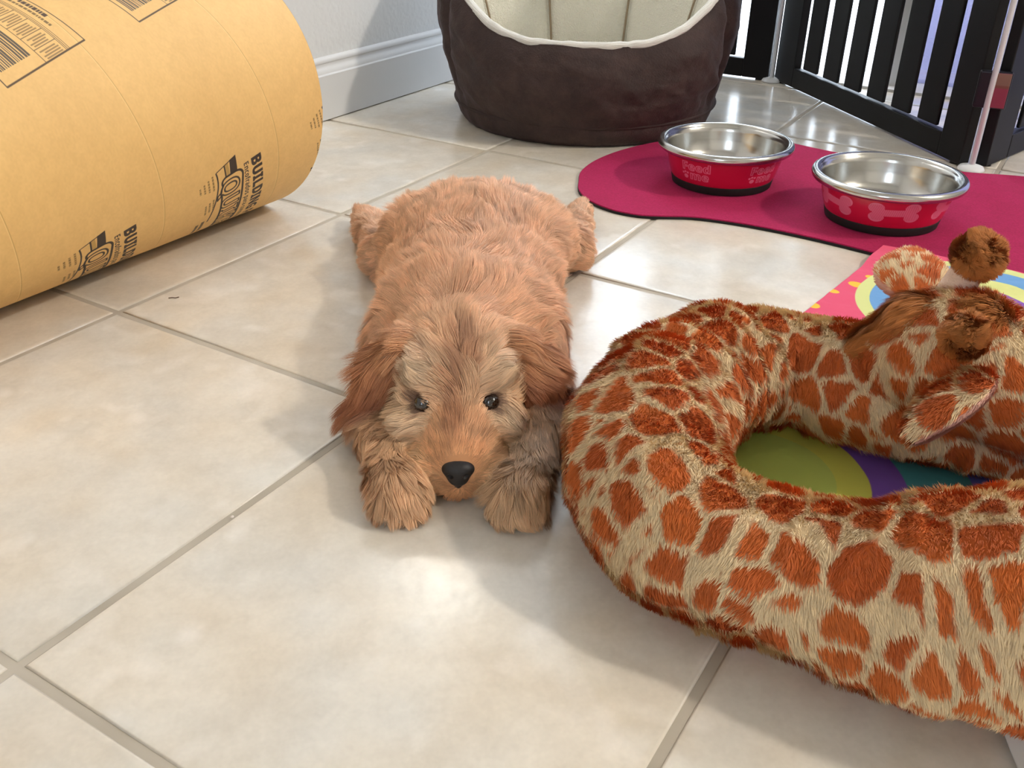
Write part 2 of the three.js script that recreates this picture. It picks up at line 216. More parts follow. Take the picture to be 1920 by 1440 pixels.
// ---------------------------------------------------------------- lamps of the room
{
  const l = thing('ceiling_lamp', 'square white ceiling lamp with a warm glowing panel', 'lamp', [LAMP.x, R0.h, LAMP.z]);
  mesh('lamp_housing', new RoundedBoxGeometry(0.42, 0.03, 0.42, 2, 0.008).translate(0, -0.015, 0), trimMat, l);
  mesh('lamp_diffuser', new RoundedBoxGeometry(LAMP.size, 0.008, LAMP.size, 2, 0.003).translate(0, -0.034, 0), std({ color: 0xffffff, roughness: 0.6, emissive: LAMP.color, emissiveIntensity: 6 }), l);
  const a = new THREE.RectAreaLight(LAMP.color, LAMP.level, LAMP.size, LAMP.size); a.position.set(LAMP.x, R0.h - 0.042, LAMP.z); a.lookAt(LAMP.x, 0, LAMP.z); a.name = 'ceiling_lamp_glow'; scene.add(a);
}
{
  const s = thing('wall_lamp', 'small round opal wall lamp high on the white wall', 'lamp', [R0.x0, 1.09, -1.17]);
  mesh('wall_plate', new THREE.CylinderGeometry(0.035, 0.04, 0.014, 32).rotateZ(-Math.PI / 2).translate(0.007, 0, 0), trimMat, s);
  mesh('lamp_arm', new THREE.CylinderGeometry(0.007, 0.007, 0.03, 16).rotateZ(Math.PI / 2).translate(0.026, 0, 0), trimMat, s);
  mesh('lamp_globe', new THREE.SphereGeometry(0.038, 32, 20).translate(0.079, 0, 0), std({ color: 0xffffff, roughness: 0.4, emissive: new THREE.Color().setRGB(1, 0.93, 0.82), emissiveIntensity: 20 }), s);
  const p = new THREE.PointLight(new THREE.Color().setRGB(1, 0.93, 0.82), 0.09); p.position.set(R0.x0 + 0.079, 1.09, -1.17); p.shadow.radius = 2; p.castShadow = true; p.name = 'wall_lamp_glow'; scene.add(p);
}

// ---------------------------------------------------------------- yellow cardboard form tube
{
  const r = 0.4325 * T, len = 0.70, zf = -0.634, wallT = 0.006, circ = Math.PI * 2 * r;
  const cv = document.createElement('canvas'); cv.width = cv.height = 2048; const c = cv.getContext('2d');
  c.fillStyle = 'rgb(238,194,124)'; c.fillRect(0, 0, 2048, 2048);
  const im = c.getImageData(0, 0, 2048, 2048), D = im.data;
  for (let j = 0; j < 2048; j++) for (let i = 0; i < 2048; i++) { const k = (j * 2048 + i) * 4, n = wrapNoise(i / 2048, j / 2048, 400, 41) * 3 + wrapNoise(i / 2048, j / 2048, 90, 42) * 2.5 + wrapNoise(i / 2048, j / 2048, 9, 43) * 3; D[k] += n; D[k + 1] += n; D[k + 2] += n * 0.8; }
  c.putImageData(im, 0, 0);
  const SX = 2048 / circ, SY = 2048 / len, X = (phi) => (180 - phi) / 360 * circ, Y = (z) => z - zf, ang = -17 * DEG, ink = 'rgba(52,42,40,0.92)', faint = 'rgba(120,90,50,0.7)';
  const frame = (phi, z) => { c.setTransform(SX, 0, 0, SY, 0, 0); c.translate(X(phi), Y(z)); c.rotate(ang); };
  for (let n = -4; n < 6; n++) {                          // spiral seams of the wound paper
    c.setTransform(SX, 0, 0, SY, 0, 0); c.strokeStyle = 'rgba(176,130,62,0.5)'; c.lineWidth = 0.0007; c.beginPath(); c.moveTo(-0.1, Y(-0.30) + n * 0.16 + 0.03); c.lineTo(1.0, Y(-0.30) + n * 0.16 + 0.03 - 0.25); c.stroke();
    c.strokeStyle = 'rgba(255,224,160,0.5)'; c.beginPath(); c.moveTo(-0.1, Y(-0.30) + n * 0.16 + 0.031); c.lineTo(1.0, Y(-0.30) + n * 0.16 + 0.031 - 0.25); c.stroke();
  }
  const words = (x, y, w, h, style) => { c.fillStyle = style; let a = x; while (a < x + w) { const l = 0.0012 + rnd() * 0.003; c.fillRect(a, y, Math.min(l, x + w - a), h); a += l + 0.0008; } };
  for (let n = -3; n < 4; n++) {
    frame(-13.4 - 15 * n, -0.535 + 0.16 * n);             // the building form print
    c.fillStyle = ink; c.textBaseline = 'top'; c.save(); c.scale(0.001, 0.001);
    c.font = 'bold 19px sans-serif'; c.strokeStyle = ink; c.lineWidth = 0.9; c.save(); c.scale(1.08, 1); c.fillText('BUILDING FORM', 0, -4.5); c.strokeText('BUILDING FORM', 0, -4.5); c.restore();
    c.font = 'bold 9.5px sans-serif'; c.fillText('Encofrados para construcción', 1, 15.5);
    c.fillStyle = ink; c.beginPath(); c.moveTo(-15, 33); c.lineTo(-14, 42); c.lineTo(4, 44); c.lineTo(4, 34); c.closePath(); c.fill();
    c.fillStyle = 'rgb(200,160,92)'; c.fillRect(-12.5, 44.5, 17, 4.2); c.fillStyle = ink; c.fillRect(-12, 49, 17, 1.8);
    c.strokeStyle = ink; c.lineWidth = 1.1; c.beginPath(); c.moveTo(-15, 33); c.lineTo(-9, 62); c.stroke(); c.lineWidth = 1.7; c.beginPath(); c.moveTo(-9, 62); c.bezierCurveTo(10, 58, 30, 66, 70, 72); c.stroke();
    c.lineWidth = 2.6; c.beginPath(); c.moveTo(12, 27); c.quadraticCurveTo(4, 28, 4, 38); c.lineTo(4, 50); c.quadraticCurveTo(6, 58, 14, 55); c.quadraticCurveTo(22, 60, 30, 57); c.bezierCurveTo(60, 56, 100, 60, 150, 60); c.moveTo(12, 27); c.quadraticCurveTo(60, 32, 150, 30); c.stroke();
    c.font = 'bold 34px sans-serif'; c.lineWidth = 2.1; c.lineJoin = 'round'; c.strokeText('QUIKRETE', 8, 25);
    c.restore();
    for (let k = 0; k < 4; k++) words(-0.008 + k * 0.002, 0.066 + k * 0.0058, 0.021 - k * 0.004, 0.0022, faint);
    for (let k = 0; k < 3; k++) words(0.026 + k * 0.002, 0.067 + k * 0.005, 0.018, 0.0022, faint);
    words(0.064, 0.076, 0.03, 0.004, ink); words(0.066, 0.083, 0.03, 0.004, ink);
    frame(44.4 - 15 * n, -0.377 + 0.16 * n);              // the framed data panel with its bar code
    c.strokeStyle = 'rgba(84,62,40,0.9)'; c.lineWidth = 0.0011; c.strokeRect(-0.15, 0, 0.15, 0.0975); c.lineWidth = 0.0016; c.beginPath(); c.moveTo(0, 0); c.lineTo(0, 0.0975); c.stroke();
    c.lineWidth = 0.0006; for (const b of [0.0195, 0.0215, 0.0232, 0.05]) { c.beginPath(); c.moveTo(-0.15, b); c.lineTo(0, b); c.stroke(); }
    words(-0.10, 0.004, 0.026, 0.0048, 'rgba(70,52,44,0.9)'); words(-0.062, 0.004, 0.028, 0.0048, 'rgba(70,52,44,0.9)'); words(-0.115, 0.0115, 0.09, 0.003, 'rgba(110,84,50,0.8)');
    for (let k = 0; k < 9; k++) { c.lineWidth = 0.0006; c.beginPath(); c.moveTo(-0.0135 * (k + 1), 0.0232); c.lineTo(-0.0135 * (k + 1), 0.05); c.stroke(); c.fillStyle = 'rgba(120,92,58,0.7)'; for (let m = 0; m < 4; m++) c.fillRect(-0.0135 * k - 0.003 - m * 0.0025, 0.026 + rnd() * 0.003, 0.0013, 0.016 + rnd() * 0.005); }
    for (const [a0, a1] of [[-0.052, -0.012], [-0.115, -0.075]]) { let b = 0.056; while (b < 0.091) { const w = 0.0006 + rnd() * 0.0019; c.fillStyle = 'rgba(70,62,58,0.85)'; c.fillRect(a0, b, a1 - a0, w); b += w + 0.0005 + rnd() * 0.0011; } }
  }
  const tx = new THREE.CanvasTexture(cv); tx.colorSpace = THREE.SRGBColorSpace; tx.wrapS = THREE.RepeatWrapping;
  const t = thing('cardboard_tube', 'large yellow printed cardboard form tube lying along the white wall', 'tube', [-2.405 * T, r, zf]);
  const seamBump = (a, z) => 0.0004 * (((a / (2 * Math.PI) * circ * 0.28 + z + 10) % 0.16) / 0.16);
  const ring = (rad, flip) => gridGeo(128, 24, (u, v) => { const a = Math.PI - u * 2 * Math.PI, z = flip ? len * v : len * (1 - v), R = rad + (flip ? 0 : seamBump(u * 2 * Math.PI, z)); return [Math.cos(a) * R, Math.sin(a) * R, z, u, 1 - z / len]; }, true);
  mesh('printed_wrap', ring(r, false), std({ map: tx, roughness: 0.62 }), t);
  const kraft = std({ color: new THREE.Color(...lin(190, 150, 105)), roughness: 0.85 });
  mesh('inner_wall', ring(r - wallT, true), kraft, t);
  const rim = (z) => { const g = new THREE.RingGeometry(r - wallT, r + 0.0002, 96, 1); return (z === 0 ? g.rotateY(Math.PI) : g).translate(0, 0, z); };
  mesh('cut_edge', rim(0), kraft, t); mesh('cut_edge', rim(len), kraft, t);
}

// ---------------------------------------------------------------- pet gate of dark slats
{
  const wood = std({ color: new THREE.Color(...lin(11, 10, 12)), roughness: 0.5, specularIntensity: 0.6 }), chrome = std({ color: new THREE.Color().setRGB(0.72, 0.74, 0.78), metalness: 0.5, roughness: 0.35 }), white = std({ color: new THREE.Color().setRGB(0.75, 0.75, 0.75), roughness: 0.5 });
  const gate = thing('pet_gate', 'folding dark brown slatted pet gate standing before the glass door', 'gate', [-0.25, 0, -1.55]);
  const H = 0.74, th = 0.016, rb = (x0, x1, y0, y1, t = th) => new RoundedBoxGeometry(x1 - x0, y1 - y0, t, 1, 0.002).translate((x0 + x1) / 2, (y0 + y1) / 2, 0);
  const slatGeo = new RoundedBoxGeometry(0.048, H - 0.08, 0.006, 1, 0.002);
  const panel = (ax, az, bx, bz, gaps) => {               // gaps between slats, measured along the panel
    const L = Math.hypot(bx - ax, bz - az), g0 = 0.0685, g1 = L - 0.053;
    const p = mesh('gate_panel', mergeGeometries([rb(0, g0, 0.003, H), rb(g1, L, 0.003, H), rb(g0, g1, 0.003, 0.0375), rb(g0, g1, H - 0.045, H), new THREE.CylinderGeometry(0.006, 0.007, 0.006, 12).translate(0.02, 0.003, 0), new THREE.CylinderGeometry(0.006, 0.007, 0.006, 12).translate(L - 0.02, 0.003, 0)].map((g) => (g.index ? g.toNonIndexed() : g))), wood, gate);
    p.position.set(ax + 0.25, 0, az + 1.55); p.rotation.y = Math.atan2(-(bz - az), bx - ax);
    const gap = (g1 - g0 - (gaps - 1) * 0.048) / gaps;
    for (let k = 0; k < gaps - 1; k++) { const s = mesh('slat', slatGeo, wood, p); s.position.set(g0 + gap * (k + 1) + 0.048 * (k + 0.5), H / 2, 0); }
  };
  panel(-0.449, -1.700, -0.045, -1.303, 7);
  panel(-0.672, -1.690, -0.463, -1.690, 2);
  panel(-0.024, -1.312, 0.085, -1.688, 4);
  for (const [x, z] of [[-0.456, -1.684], [-0.0335, -1.292]]) {
    const rod = mesh('hinge_rod', new THREE.CylinderGeometry(0.0042, 0.0042, H - 0.01, 16).translate(0, H / 2, 0), chrome, gate); rod.position.set(x + 0.25, 0, z + 1.55);
    mesh('rod_foot', new THREE.LatheGeometry([[0, 0.0], [0.017, 0.0], [0.0185, 0.002], [0.016, 0.006], [0.006, 0.009], [0, 0.009]].map((q) => new THREE.Vector2(...q)), 28), white, rod).userData.label = 'white plastic foot of the hinge rod';
  }
  const cv = document.createElement('canvas'); cv.width = 128; cv.height = 128; const c = cv.getContext('2d'); c.fillStyle = 'rgb(128,96,82)'; c.fillRect(0, 0, 128, 128); c.fillStyle = 'rgb(142,52,74)'; c.fillRect(0, 52, 128, 76); c.fillStyle = 'rgb(120,70,60)'; c.fillRect(0, 44, 128, 10);
  const tx = new THREE.CanvasTexture(cv); tx.colorSpace = THREE.SRGBColorSpace;
  const br = mesh('hinge_bracket', new RoundedBoxGeometry(0.042, 0.05, 0.01, 2, 0.003), std({ color: new THREE.Color(...lin(40, 38, 46)), metalness: 0.6, roughness: 0.3 }), gate); br.position.set(-0.032 + 0.25, 0.112, -1.297 + 1.55); br.rotation.y = 9 * DEG;
  mesh('bracket_sticker', new RoundedBoxGeometry(0.022, 0.046, 0.002, 1, 0.0008).translate(0.008, 0, 0.0058), std({ map: tx, roughness: 0.3 }), br).userData.label = 'tan and red sticker on the hinge bracket';
}

// ---------------------------------------------------------------- round dog bed
const fleeceBump = dataTex(512, (u, v) => { const n = 128 + wrapNoise(u, v, 70, 51) * 60 + wrapNoise(u, v, 150, 52) * 45; return [n, n, n]; }, false);
{
  const bed = thing('dog_bed', 'round dark brown suede dog bed with cream fleece lining', 'dog bed', [-0.643, 0, -1.263], Math.atan2(0.459, 0.888));
  const rimH = (a) => 0.149 + 0.165 * (1 - Math.exp(-1.5 * (1 - Math.cos(Math.max(0, Math.abs(a) - 15 * DEG))))) + 0.0025 * noise(a * 3, 4);
  const crease = [-1.15, 1.12, 2.2, -2.25, 3.1];
  const cre = (a) => { let s = 0; for (const c of crease) { const d = Math.atan2(Math.sin(a - c), Math.cos(a - c)); s += Math.exp(-((d / 0.055) ** 2)); } return s; };
  const prof = [[0, 0.200], [0.03, 0.2085], [0.1, 0.214], [0.16, 0.2165], [0.19, 0.2155], [0.22, 0.2185], [0.4, 0.232], [0.6, 0.240], [0.8, 0.239], [0.92, 0.234], [1, 0.2265]];
  const at = (v) => { for (let i = 1; i < prof.length; i++) if (v <= prof[i][0]) { const [a, ra] = prof[i - 1], [b, rb] = prof[i]; return mix(ra, rb, (v - a) / (b - a)); } return prof[prof.length - 1][1]; };
  const sm = (v) => (at(Math.max(0, v - 0.015)) + at(v) + at(Math.min(1, v + 0.015))) / 3;
  const outer = gridGeo(280, 70, (u, v) => {
    const a = (u - 0.5) * 2 * Math.PI, H = rimH(a), y = 0.0008 + v * H, up = sstep(0.15, 0.35, v);
    const fold = (fbm(a * 3.0, y * 22, 1.5, 4) * 0.009 + 0.004 * Math.max(0, noise(a * 7 + y * 34, y * 10 - a * 3, 7)) ) * up * (0.4 + 0.6 * sstep(1, 0.75, v) + 0.5 * sstep(0.6, 1, v) * Math.abs(noise(a * 9, 3)));
    const R = sm(v) + fold - 0.016 * cre(a) * up + 0.0016 * noise(a * 12, v * 3) * (1 - up);
    return [Math.sin(a) * R, y + 0.002 * noise(a * 5, v * 4, 2) * up, Math.cos(a) * R, a * 0.23 / 0.25, y / 0.25];
  }, true);
  const suedeTex = dataTex(512, (u, v) => { const n = wrapNoise(u, v, 5, 61) * 5 + wrapNoise(u, v, 17, 62) * 6 + wrapNoise(u, v, 60, 63) * 4 + wrapNoise(u, v, 200, 64) * 3; return [60 + n, 44 + n * 0.8, 41 + n * 0.7]; }, true), suedeBump = dataTex(512, (u, v) => { const n = 128 + wrapNoise(u, v, 9, 65) * 50 + wrapNoise(u, v, 30, 66) * 30 + wrapNoise(u, v, 200, 67) * 20; return [n, n, n]; }, false);
  mesh('outer_wall', outer, std({ map: suedeTex, bumpMap: suedeBump, bumpScale: 0.0022, roughness: 0.8, sheen: 0.6, sheenColor: new THREE.Color().setRGB(0.25, 0.2, 0.24), sheenRoughness: 0.45 }), bed);
  const piping = new THREE.CatmullRomCurve3(Array.from({ length: 64 }, (_, i) => { const a = i / 64 * 2 * Math.PI; return new THREE.Vector3(Math.sin(a) * 0.2155, 0.032, Math.cos(a) * 0.2155); }), true);
  mesh('seam_piping', new THREE.TubeGeometry(piping, 160, 0.0028, 8, true), std({ map: suedeTex, roughness: 0.85 }), bed);
  const fleece = std({ color: new THREE.Color(...lin(232, 227, 210)), roughness: 1, bumpMap: fleeceBump, bumpScale: 0.003, sheen: 0.4, sheenColor: new THREE.Color().setRGB(0.8, 0.78, 0.7), sheenRoughness: 0.6 });
  const seams = 45 * DEG, lining = gridGeo(280, 44, (u, v) => {
    const a = (u - 0.5) * 2 * Math.PI, H = rimH(a), y = mix(H - 0.001, 0.045, v), q = ((a + Math.PI + 22.5 * DEG) % seams) / seams, puff = Math.pow(Math.abs(Math.sin(q * Math.PI)), 0.55);
    const R = mix(0.2215, 0.172, sstep(0, 1, v) * 0.75 + v * 0.25) - 0.022 * puff * sstep(-0.05, 0.35, v) + 0.001 * noise(a * 14, v * 8);
    return [Math.sin(a) * R, y, Math.cos(a) * R, a * 0.2 / 0.12, y / 0.12];
  }, true);
  mesh('fleece_lining', lining, fleece, bed);
  const seamMat = std({ color: new THREE.Color(...lin(150, 132, 108)), roughness: 1 });
  for (let k = 0; k < 8; k++) {
    const a = k * seams + 22.5 * DEG - Math.PI, H = rimH(a), pts = []; for (let i = 0; i <= 16; i++) { const v = 0.04 + 0.92 * i / 16, R = mix(0.2215, 0.172, sstep(0, 1, v) * 0.75 + v * 0.25) - 0.010 * sstep(-0.05, 0.35, v); pts.push(new THREE.Vector3(Math.sin(a) * R, mix(H - 0.001, 0.045, v), Math.cos(a) * R)); }
    mesh('lining_seam', new THREE.TubeGeometry(new THREE.CatmullRomCurve3(pts), 32, 0.0019, 6), seamMat, bed).userData.label = 'brownish stitched seam of the lining';
  }
  mesh('cushion', new THREE.LatheGeometry([[0, 0.088], [0.05, 0.087], [0.1, 0.083], [0.14, 0.077], [0.165, 0.066], [0.172, 0.05], [0.165, 0.03]].map((q) => new THREE.Vector2(...q)).reverse(), 96), fleece, bed);
  const rimPts = Array.from({ length: 120 }, (_, i) => { const a = (i / 120 - 0.5) * 2 * Math.PI, R = 0.2235 - 0.006 * cre(a) + 0.002 * noise(a * 8, 2); return new THREE.Vector3(Math.sin(a) * R, rimH(a) + 0.0015 + 0.0012 * noise(a * 20, 7), Math.cos(a) * R); });
  mesh('fleece_trim', new THREE.TubeGeometry(new THREE.CatmullRomCurve3(rimPts, true), 360, 0.0062, 10, true), std({ color: new THREE.Color(...lin(244, 241, 233)), roughness: 1, bumpMap: fleeceBump, bumpScale: 0.002 }), bed);
  mesh('base', new THREE.CylinderGeometry(0.2, 0.2, 0.004, 64).translate(0, 0.003, 0), std({ color: new THREE.Color(...lin(40, 32, 30)), roughness: 0.9 }), bed);
}

// ---------------------------------------------------------------- feeding mat and bowls
{
  const pts = [[-0.471, -0.926], [-0.486, -0.958], [-0.494, -1.000], [-0.494, -1.040], [-0.487, -1.085], [-0.472, -1.132], [-0.450, -1.178], [-0.420, -1.222], [-0.380, -1.252], [-0.335, -1.270], [-0.289, -1.268], [-0.245, -1.260], [-0.200, -1.254], [-0.140, -1.252], [-0.085, -1.255], [-0.032, -1.262], [0.004, -1.275], [0.045, -1.287], [0.09, -1.285], [0.13, -1.262], [0.155, -1.22], [0.165, -1.16], [0.165, -1.09], [0.165, -1.02], [0.155, -0.96], [0.13, -0.91], [0.09, -0.877], [0.045, -0.865], [0.0, -0.870], [-0.07, -0.884], [-0.107, -0.889], [-0.158, -0.893], [-0.223, -0.892], [-0.287, -0.880], [-0.32, -0.862], [-0.345, -0.850], [-0.38, -0.848], [-0.416, -0.860], [-0.439, -0.877], [-0.456, -0.897]];
  const curve = new THREE.CatmullRomCurve3(pts.map(([x, z]) => new THREE.Vector3(x, 0, z)), true), out = curve.getSpacedPoints(180), cx = -0.16, cz = -1.06;
  const layer = (y0, y1, inset) => { const s = new THREE.Shape(out.map((p) => { const d = Math.hypot(p.x - cx, p.z - cz); return new THREE.Vector2(p.x - cx - (p.x - cx) / d * inset, -(p.z - cz) + (p.z - cz) / d * inset); })); const g = new THREE.ExtrudeGeometry(s, { depth: y1 - y0 - 0.0006, bevelEnabled: true, bevelThickness: 0.0003, bevelSize: 0.0003, bevelSegments: 1 }).rotateX(-Math.PI / 2).translate(0, y0 + 0.0003, 0); return g; };
  const m = thing('feeding_mat', 'crimson felt feeding mat with black rubber backing under the bowls', 'mat', [cx, 0, cz]);
  const felt = dataTex(512, (u, v) => { const n = wrapNoise(u, v, 250, 71) * 11 + wrapNoise(u, v, 90, 72) * 7 + wrapNoise(u, v, 8, 73) * 4; return [170 + n, 17 + n * 0.5, 78 + n * 0.8]; }, true, 6);
  mesh('rubber_backing', layer(0.0002, 0.0034, 0), std({ color: new THREE.Color(...lin(22, 20, 22)), roughness: 0.8 }), m).userData.label = 'black rubber backing';
  mesh('felt_top', layer(0.0034, 0.0052, 0.0004), std({ map: felt, roughness: 0.95, sheen: 0.35, sheenColor: new THREE.Color().setRGB(0.5, 0.2, 0.5), sheenRoughness: 0.5 }), m).userData.label = 'crimson felt top';
}
{
  const steel = std({ color: new THREE.Color().setRGB(0.56, 0.55, 0.52), metalness: 1, roughness: 0.2, bumpMap: dataTex(256, (u, v) => { const n = 128 + wrapNoise(0.5, v, 200, 81) * 30; return [n, n, n]; }, false), bumpScale: 0.00004 }), rubber = std({ color: new THREE.Color(...lin(20, 19, 20)), roughness: 0.75 });
  const V = (q) => q.map((p) => new THREE.Vector2(...p));
  const bowl = (name, label, x, z, s, draw) => {
    const b = thing(name, label, 'bowl', [x, 0.0052, z]);
    const cv = document.createElement('canvas'); cv.width = 2048; cv.height = 256; const c = cv.getContext('2d'); c.fillStyle = 'rgb(205,20,62)'; c.fillRect(0, 0, 2048, 256); draw(c);
    const tx = new THREE.CanvasTexture(cv); tx.colorSpace = THREE.SRGBColorSpace; tx.wrapS = THREE.RepeatWrapping;
    const k = s;
    mesh('rubber_base', new THREE.LatheGeometry(V([[0, 0], [0.064 * k, 0], [0.0665 * k, 0.001], [0.0685 * k, 0.010], [0.0675 * k, 0.0115], [0.060 * k, 0.0115]]), 96), rubber, b).userData.label = 'black rubber base ring';
    const side = Array.from({ length: 17 }, (_, i) => { const t = i / 16; return [mix(0.0682, 0.0795, Math.pow(t, 0.8)) * k, 0.0112 + t * 0.0408]; });
    mesh('painted_side', new THREE.LatheGeometry(V(side), 128), std({ map: tx, roughness: 0.32, clearcoat: 0.5, clearcoatRoughness: 0.15 }), b).userData.label = 'glossy red painted side';
    const roll = Array.from({ length: 15 }, (_, i) => { const a = -80 * DEG + i / 14 * 250 * DEG; return [(0.0852 + Math.cos(a) * 0.0052) * k, 0.0522 + Math.sin(a) * 0.0056]; });
    mesh('steel_liner', new THREE.LatheGeometry(V([[0.079 * k, 0.0515], [0.082 * k, 0.0495], ...roll, [0.0775 * k, 0.052], [0.0765 * k, 0.047], [0.0745 * k, 0.036], [0.0715 * k, 0.024], [0.067 * k, 0.0165], [0.060 * k, 0.0135], [0.05 * k, 0.0128], [0, 0.0128]]), 128), steel, b).userData.label = 'polished steel rim and inside';
  };
  const pale = 'rgba(236,150,176,0.8)';
  bowl('dog_bowl', 'red steel bowl lettered Feed me, nearer the dog bed', -0.309, -1.03, 0.985, (c) => {
    for (let k = 0; k < 5; k++) { const u = (((-9 + 72 * k) / 360) % 1 + 1) % 1 * 2048; for (const o of [-2048, 0, 2048]) { c.save(); c.translate(u + o, 128); c.scale(0.98, 1.12); c.translate(0, 4); c.strokeStyle = c.fillStyle = pale; c.lineWidth = 6; c.font = 'bold 84px sans-serif'; c.textAlign = 'center'; c.strokeText('Feed', 4, 4); c.strokeText('me', 26, 70); for (const [x, y, r] of [[-66, 56, 16], [-86, 32, 8], [-70, 24, 8], [-52, 28, 8]]) { c.beginPath(); c.arc(x, y, r, 0, 7); c.fill(); } c.restore(); } }
  });
  bowl('dog_bowl_001', 'red steel bowl printed with pale bones, nearer the giraffe', -0.093, -1.003, 0.995, (c) => {
    for (let k = 0; k < 6; k++) { const u = (((20.7 + 60 * k) / 360) % 1 + 1) % 1 * 2048; for (const o of [-2048, 0, 2048]) { c.save(); c.translate(u + o, 132); c.rotate(k % 2 ? 0.1 : -0.06); c.fillStyle = pale; c.beginPath(); c.rect(-82, -27, 164, 54); for (const [x, y] of [[-88, -36], [-88, 36], [88, -36], [88, 36]]) { c.moveTo(x + 40, y); c.arc(x, y, 40, 0, 7); } c.fill(); c.strokeStyle = 'rgba(205,20,62,0.45)'; c.lineWidth = 3; for (let q = -14; q < 15; q++) { c.beginPath(); c.moveTo(q * 9 - 24, -60); c.lineTo(q * 9 + 24, 60); c.stroke(); } c.restore(); } }
  });
}

// ---------------------------------------------------------------- printed fleece blanket
{
  const x0 = -0.16, x1 = 0.50, z0 = -0.905, z1 = -0.315, cv = document.createElement('canvas'); cv.width = cv.height = 1024; const c = cv.getContext('2d');
  c.setTransform(1024 / (x1 - x0), 0, 0, 1024 / (z1 - z0), 0, 0); c.translate(-x0, -z0);
  const disc = (x, z, r, s) => { c.fillStyle = s; c.beginPath(); c.arc(x, z, r, 0, 7); c.fill(); };
  c.fillStyle = 'rgb(232,88,122)'; c.fillRect(x0, z0, x1 - x0, z1 - z0);
  for (const [x, z, r] of [[-0.048, -0.842, 0.006], [-0.058, -0.812, 0.006], [-0.066, -0.785, 0.009], [-0.082, -0.755, 0.007], [-0.03, -0.868, 0.005], [-0.09, -0.71, 0.008], [-0.1, -0.66, 0.007]]) { c.fillStyle = 'rgb(250,200,70)'; c.beginPath(); c.ellipse(x, z, r, r * 0.75, 0.4, 0, 7); c.fill(); }
  for (const [r, s] of [[0.118, 'rgb(222,226,150)'], [0.104, 'rgb(112,164,216)'], [0.078, 'rgb(226,228,148)'], [0.06, 'rgb(140,96,190)'], [0.035, 'rgb(232,88,122)']]) disc(0.055, -0.782, r, s);
  for (const [r, s] of [[0.235, 'rgb(90,110,200)'], [0.16, 'rgb(72,150,158)'], [0.112, 'rgb(122,84,178)'], [0.086, 'rgb(206,208,92)'], [0.062, 'rgb(186,204,100)']]) disc(-0.045, -0.395, r, s);
  for (const [r, s] of [[0.12, 'rgb(250,200,90)'], [0.09, 'rgb(110,190,170)'], [0.05, 'rgb(232,88,122)']]) disc(0.36, -0.55, r, s);
  const tx = new THREE.CanvasTexture(cv); tx.colorSpace = THREE.SRGBColorSpace;
  const edge = (z) => mix(-0.066, -0.128, clamp((z + 0.9) / 0.5, 0, 1)), top = (u, v) => { const z = mix(-0.9, z1 - 0.015, v), x = mix(edge(z), x1, u), onMat = sstep(-0.835, -0.862, z) * 0.0058; return [x, 0.0036 + onMat + 0.0012 * (noise(x * 22, z * 22) * 0.5 + 0.5) * sstep(0, 0.06, u) + 0.0005 * noise(x * 60, z * 60), z, (x - x0) / (x1 - x0), 1 - (z - z0) / (z1 - z0)]; };
  const b = thing('fleece_blanket', 'pink fleece blanket with coloured rings and yellow dots under the giraffe', 'blanket', [0, 0, 0]);
  const sheet = (lift) => gridGeo(110, 110, (u, v) => { const p = top(u, v); p[1] = lift ? p[1] : Math.max(0.0004, p[1] - 0.0028); return lift ? p : p; });
  const skirt = gridGeo(440, 1, (u, v) => { const k = u * 4, s = Math.floor(k) % 4, t = k - Math.floor(k), e = [[t, 0], [1, t], [1 - t, 1], [0, 1 - t]][s], p = top(e[0], e[1]); if (v < 0.5) p[1] = Math.max(0.0004, p[1] - 0.0028); return p; });
  const mt = std({ map: tx, roughness: 0.95, bumpMap: fleeceBump, bumpScale: 0.0008, side: THREE.DoubleSide, sheen: 0.3, sheenColor: new THREE.Color().setRGB(0.6, 0.6, 0.6), sheenRoughness: 0.6 });
  mesh('printed_fleece', mergeGeometries([sheet(1), sheet(0), skirt]), mt, b);
}

// ---------------------------------------------------------------- plush giraffe neck cushion
const CREAM = lin(238, 212, 168), SPOT = lin(206, 104, 42), MANE = lin(190, 118, 56);
function spots(x, y, z, s = 0.0236) {
  const wob = 0.0022; x += wob * noise(x * 90, y * 90, z * 90); z += wob * noise(x * 90 + 7, y * 90, z * 90 + 3); y += wob * noise(x * 90, y * 90 + 5, z * 90);
  const i = Math.floor(x / s), j = Math.floor(y / s), k = Math.floor(z / s); let f1 = 9, f2 = 9, id = 0;
  for (let a = -1; a < 2; a++) for (let b = -1; b < 2; b++) for (let c = -1; c < 2; c++) { const I = i + a, J = j + b, K = k + c, dx = (I + 0.12 + 0.76 * hash3(I, J, K)) * s - x, dy = (J + 0.12 + 0.76 * hash3(I + 91, J, K)) * s - y, dz = (K + 0.12 + 0.76 * hash3(I, J + 47, K)) * s - z, d = Math.hypot(dx, dy, dz); if (d < f1) { f2 = f1; f1 = d; id = hash3(I, J, K + 13); } else if (d < f2) f2 = d; }
  return { in: sstep(0.0026, 0.0040, f2 - f1), id };
}
const giraffeColor = (x, y, z) => { const q = spots(x, y, z), v = 0.82 + 0.36 * q.id; return [0, 1, 2].map((k) => mix(CREAM[k], SPOT[k] * (k === 0 ? Math.sqrt(v) : v), q.in)); };
